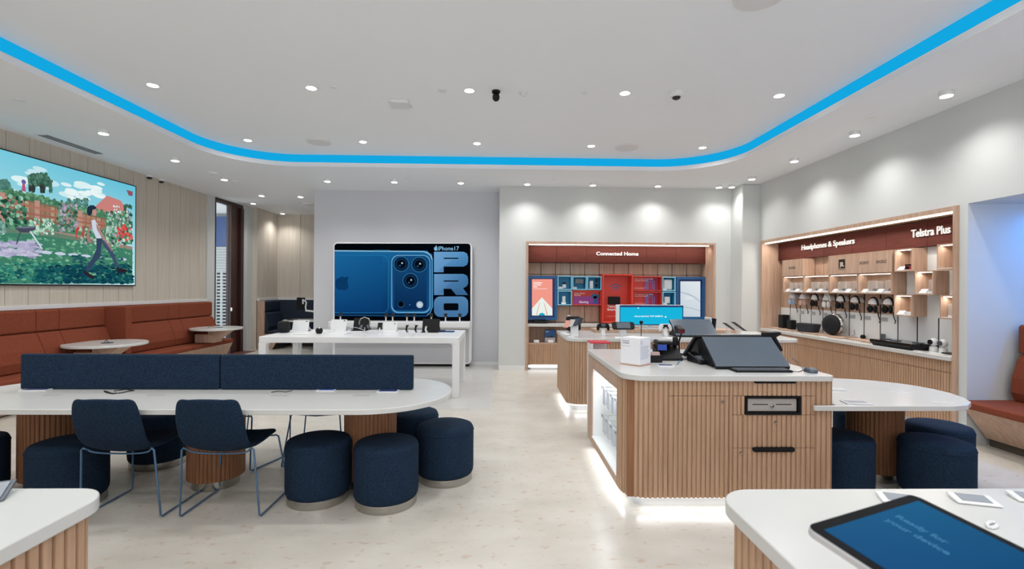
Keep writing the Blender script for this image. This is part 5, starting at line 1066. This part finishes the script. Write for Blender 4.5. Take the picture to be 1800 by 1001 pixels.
# black glass case
p0, p1 = onx(1552, 600, 4.88), onx(1630, 606, 4.88); t = thing('display_case', 'long low black display case with a glass lid on the headphone counter', 'display case', (4.86, (p0.y+p1.y)/2, CZ)); w_ = (p0.y-p1.y)/2
q = MB(); q.loft([[(x*sx, y*sy, z) for x, y in rr(-.17, -w_, .17, w_, .02, 4)] for sx, sy, z in ((.8, .92, 0), (1, 1, .05))]); q.build('tray', BLACK, t, bevel=.004); bx(-.16, -w_+.01, .05, .16, w_-.01, .075).build('glass_lid', BLACKG, t, bevel=.003)
for k, (dy, cx) in enumerate(((.25, .0), (.05, -.04), (-.2, .02))): bx(cx-.03, dy-.05, .0752, cx+.03, dy+.05, .082).build('gadget', SLATE, t)
p = onx(1552, 583, 5.0); t = thing('webcam', 'small grey webcam standing behind the display case', 'webcam', (5.0, p.y, CZ)); MB().lathe([(.035, 0), (.035, .006)], 16).cyl((0, 0, 0), .006, .05, 8).build('stand', BLACK, t); MB().prism(rr(-.02, -.03, .02, .03, .012), .05, .12).build('camera_head', SLATE, t, bevel=.006)
p = onx(1517, 581, 5.0); t = thing('webcam', 'small black ball camera standing left of the display case', 'webcam', (5.0, p.y, CZ)); MB().lathe([(.03, 0), (.03, .02)], 16).build('stand', WHITE, t); MB().lathe([(.01, 0), (.03, .012), (.034, .03), (.02, .055)], 18, (0, 0, .02)).build('camera_head', BLACK, t, smooth='all')
for x, lb, dk in ((1641, 'white home camera with black face, left of two near the bay edge', 1), (1658, 'white ring-faced home camera nearest the bay edge', 0)):
    p = onx(x, 605, 4.92); t = thing('home_camera', lb, 'camera', (4.92, p.y, CZ), 0, 'home cameras on the headphone counter'); MB().lathe([(.04, 0), (.038, .05), (.02, .06)], 20).build('base', WHITE, t, smooth=True); MB().lathe([(.01, 0), (.036, .015), (.045, .045), (.036, .075), (.01, .09)], 22, (0, 0, .06)).build('head', WHITE, t, smooth='all')
    o = MB().lathe([(.03, 0), (.026, .012)], 18).build('lens_face', BLACK if dk else SLATE, t); o.matrix_local = Matrix.Translation((-.038, 0, .105)) @ Matrix.Rotation(-PI/2, 4, 'Y')
p = onx(1677, 608, 4.9); t = thing('device_stand', 'thin black post on a flat foot at the near end of the headphone counter', 'stand', (4.93, p.y, CZ)); MB().cyl((0, 0, 0), .006, .4, 8).build('post', BLACK, t); MB().prism(rr(-.08, -.1, .08, .1, .01), 0, .012).build('foot', BLACK, t)
for i, (x, y) in enumerate(((1362, 575), (1402, 581), (1448, 588), (1488, 593), (1504, 596), (1560, 604), (1652, 614), (1612, 611))):
    p = onx(x, y, 4.76); t = thing('price_card', 'flat white price card on the front edge of the headphone counter, %s from the left' % ('first second third fourth fifth sixth eighth seventh'.split()[i]), 'price card', (4.76, p.y, CZ), PI/2, 'flat cards along the headphone counter'); bx(-.06, -.025, 0, .06, .025, .006).build('holder', WHITE, t); bx(-.05, -.02, .006, .05, .02, .007).build('print', mat('card_print', 'c4c6c4', .5), t)
for x in (1396, 1480, 1500): p = onx(x, 570, 5.03); wire([(5.04, p.y, CZ+.12), (5.03, p.y-.03, CZ+.06), (5.03, p.y+.03, CZ+.03), (5.03, p.y, CZ+.006)], 'thin black cable dropping to the headphone counter '+{1396: 'beside the short speaker', 1480: 'beside the round speaker', 1500: 'right of the round speaker'}[x], .003)

# ================================================================ ALCOVE BENCH AT RIGHT
t = thing('booth_bench', 'terracotta bench with slanted wooden base in the blue-lit alcove', 'booth', (XR, 4.76, 0)); L = 4.6
MB().ext([(-.09, .385), (-.09, .45), (-.07, .46), (.5, .46), (.5, .385)], -.015, -L, 'y').build('seat_cushion', ORANGE, t, bevel=.012)
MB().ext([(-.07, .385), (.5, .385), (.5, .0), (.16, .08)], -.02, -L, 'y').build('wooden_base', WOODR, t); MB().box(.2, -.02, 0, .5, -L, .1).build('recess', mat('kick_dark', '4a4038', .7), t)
MB().ext([(.40, .46), (.36, .55), (.37, .7), (.42, .86), (.46, .93), (.56, .93), (.56, .46)], -.06, -L, 'y').build('back_cushion', ORANGE, t, bevel=.014); MB().ext([(.44, .94), (.44, 1.2), (.46, 1.22), (.56, 1.22), (.56, .94)], -.06, -L, 'y').build('upper_cushion', ORANGE, t, bevel=.01)
MB().box(.56, -.02, 0, .92, -L, 1.2).build('backing', WHITE, t)
t = thing('led_strip', 'hidden blue light tube at the back of the alcove ceiling', 'light strip', (5.6, 2.4, 2.38)); bx(-.02, -2.0, 0, .02, 2.2, .02).build('tube', emat('alcove_blue', '2a6fe8', 3.0), t); glow(t, (-.1, .9, -.01), .1, 2.8, 26, (0, 0, 0), (.02, .3, 1))

# ================================================================ FOREGROUND COUNTERS
FZ = .95
t = thing('front_counter', 'ribbed wooden counter with white top in the lower right foreground', 'counter', (.64, -.6, 0))
MB().prism(rr(0, 0, 3.2, 2.04, [.1, .1, .1, .11], 10), FZ-.04, FZ).build('countertop', SOLID, t, bevel=.004, smooth=True); MB().prism(ribs(rr(.02, .02, 3.18, 2.02, .1, 6)), .085, FZ-.04).build('ribbed_body', WOOD, t); MB().prism(rr(.08, .08, 3.1, 1.94, .1), 0, .085).build('plinth', WHITE, t)
bx(.3, 1.42, FZ, 2.9, 1.423, FZ+.0008).build('joint_line', mat('joint', 'b7b4b0', .5), t)
t = thing('front_counter', 'ribbed wooden counter with white top cut off at the lower left', 'counter', (-1.13, -.6, 0))
MB().prism(rr(-3.2, 0, 0, 2.06, [.1, .1, .1, .1], 10), FZ-.04, FZ).build('countertop', SOLID, t, bevel=.004, smooth=True); MB().prism(ribs(rr(-3.18, .02, -.02, 2.04, .09, 6)), .085, FZ-.04).build('ribbed_body', WOOD, t); MB().prism(rr(-3.1, .08, -.08, 1.96, .1), 0, .085).build('plinth', WHITE, t)
# large tablet on its stand
k = .33/.40
def TP(x, y, z): return O3 + ray(x, y)*((z-EYE)/ray(x, y).z)
pA, pB = TP(1415, 925, 1.22), TP(1605, 870, 1.22); pC = TP(1800, 965, 1.197)
u = (pC-pB).normalized(); v = (pB-pA); hgt = v.length; v = (v-u*v.dot(u)).normalized(); nrm = u.cross(v)
t = thing('display_tablet', 'large black-rimmed tablet with a blue screen in the right foreground', 'tablet', (0, 0, 0))
Mx = Matrix(((u.x, v.x, nrm.x, pA.x), (u.y, v.y, nrm.y, pA.y), (u.z, v.z, nrm.z, pA.z), (0, 0, 0, 1))); wT = hgt*1.36
o = MB().prism(rr(0, 0, wT, hgt, .013, 6), -.012, 0).build('housing', mat('tablet_silver', 'c9cbce', .35, .3), t, bevel=.003); o.matrix_local = Mx
o = MB().prism(rr(.001, .001, wT-.001, hgt-.001, .012, 6), 0, .001).build('bezel', mat('bezel_black', '08090b', .6, spec=.1), t); o.matrix_local = Mx
A = Art(lambda x, y: Mx @ Vector((x, y, .0013)), tuple(nrm), .0003); b_ = .016; A.grad(b_, b_, wT-b_, hgt-b_, ['2a6699', '12407c', '0d3a74', '2a70a0'], 6, 6); A.lay()
A.text('Ready for', .03, hgt*.60, .0115, '4f93c0', (1, 0), (0, 1), .03); A.text('your device', .03, hgt*.50, .0115, '4f93c0', (1, 0), (0, 1), .03); A.build('displayed_picture', t, 'dim_screen')
pm = Mx @ Vector((wT*.5, hgt*.5, -.012)); MB().tube([(pm.x, pm.y, pm.z), (pm.x+.02, pm.y+.02, 1.08), (pm.x, pm.y, FZ+.01)], .02, 12).lathe([(.08, FZ+.001), (.08, FZ+.01)], 28, (pm.x, pm.y, 0)).build('stand', WHITE, t, smooth=True)
for x, y, lb, rz in ((1583, 882, 'tilted price display behind the large tablet, leftmost of three', -.35), (1712, 883, 'tilted price display on the front counter, middle of three', -.3), (1818, 880, 'tilted price display at the right picture edge', -.3)):
    t = thing('price_display', lb, 'price display', onz(x, y, FZ)+Vector((0, 0, .001)), rz, 'price displays on the front counter'); MB().ext([(-.03, .005), (.03, .012), (.03, .006), (.0, 0), (-.028, 0)], -.052, .052, 'x').build('holder', WHITE, t, bevel=.002); o = bx(-.035, -.018, 0, .035, .024, .001).build('screen', mat('eink', '8b9199', .4), t); o.matrix_local = Matrix.Translation((0, 0, .0087)) @ Matrix.Rotation(.117, 4, 'X')
wire([onz(1744+9*math.cos(a_), 926+5*math.sin(a_), FZ)+Vector((0, 0, .004)) for a_ in [i*.45 for i in range(13)]], 'short white cable loop on the front counter beside the large tablet', .004, WHITE)
t = thing('price_display', 'dark-edged tilted price display on the lower left counter', 'price display', onz(-62, 884, FZ)+Vector((0, 0, .001)), .5); MB().ext([(-.045, .004), (.05, .03), (.05, .022), (-.04, 0)], -.09, .09, 'x').build('holder', SLATE, t, bevel=.002); o = bx(-.08, -.035, 0, .08, .04, .001).build('screen', mat('eink', '9aa0a8', .4), t); o.matrix_local = Matrix.Translation((0, 0, .0175)) @ Matrix.Rotation(.267, 4, 'X')
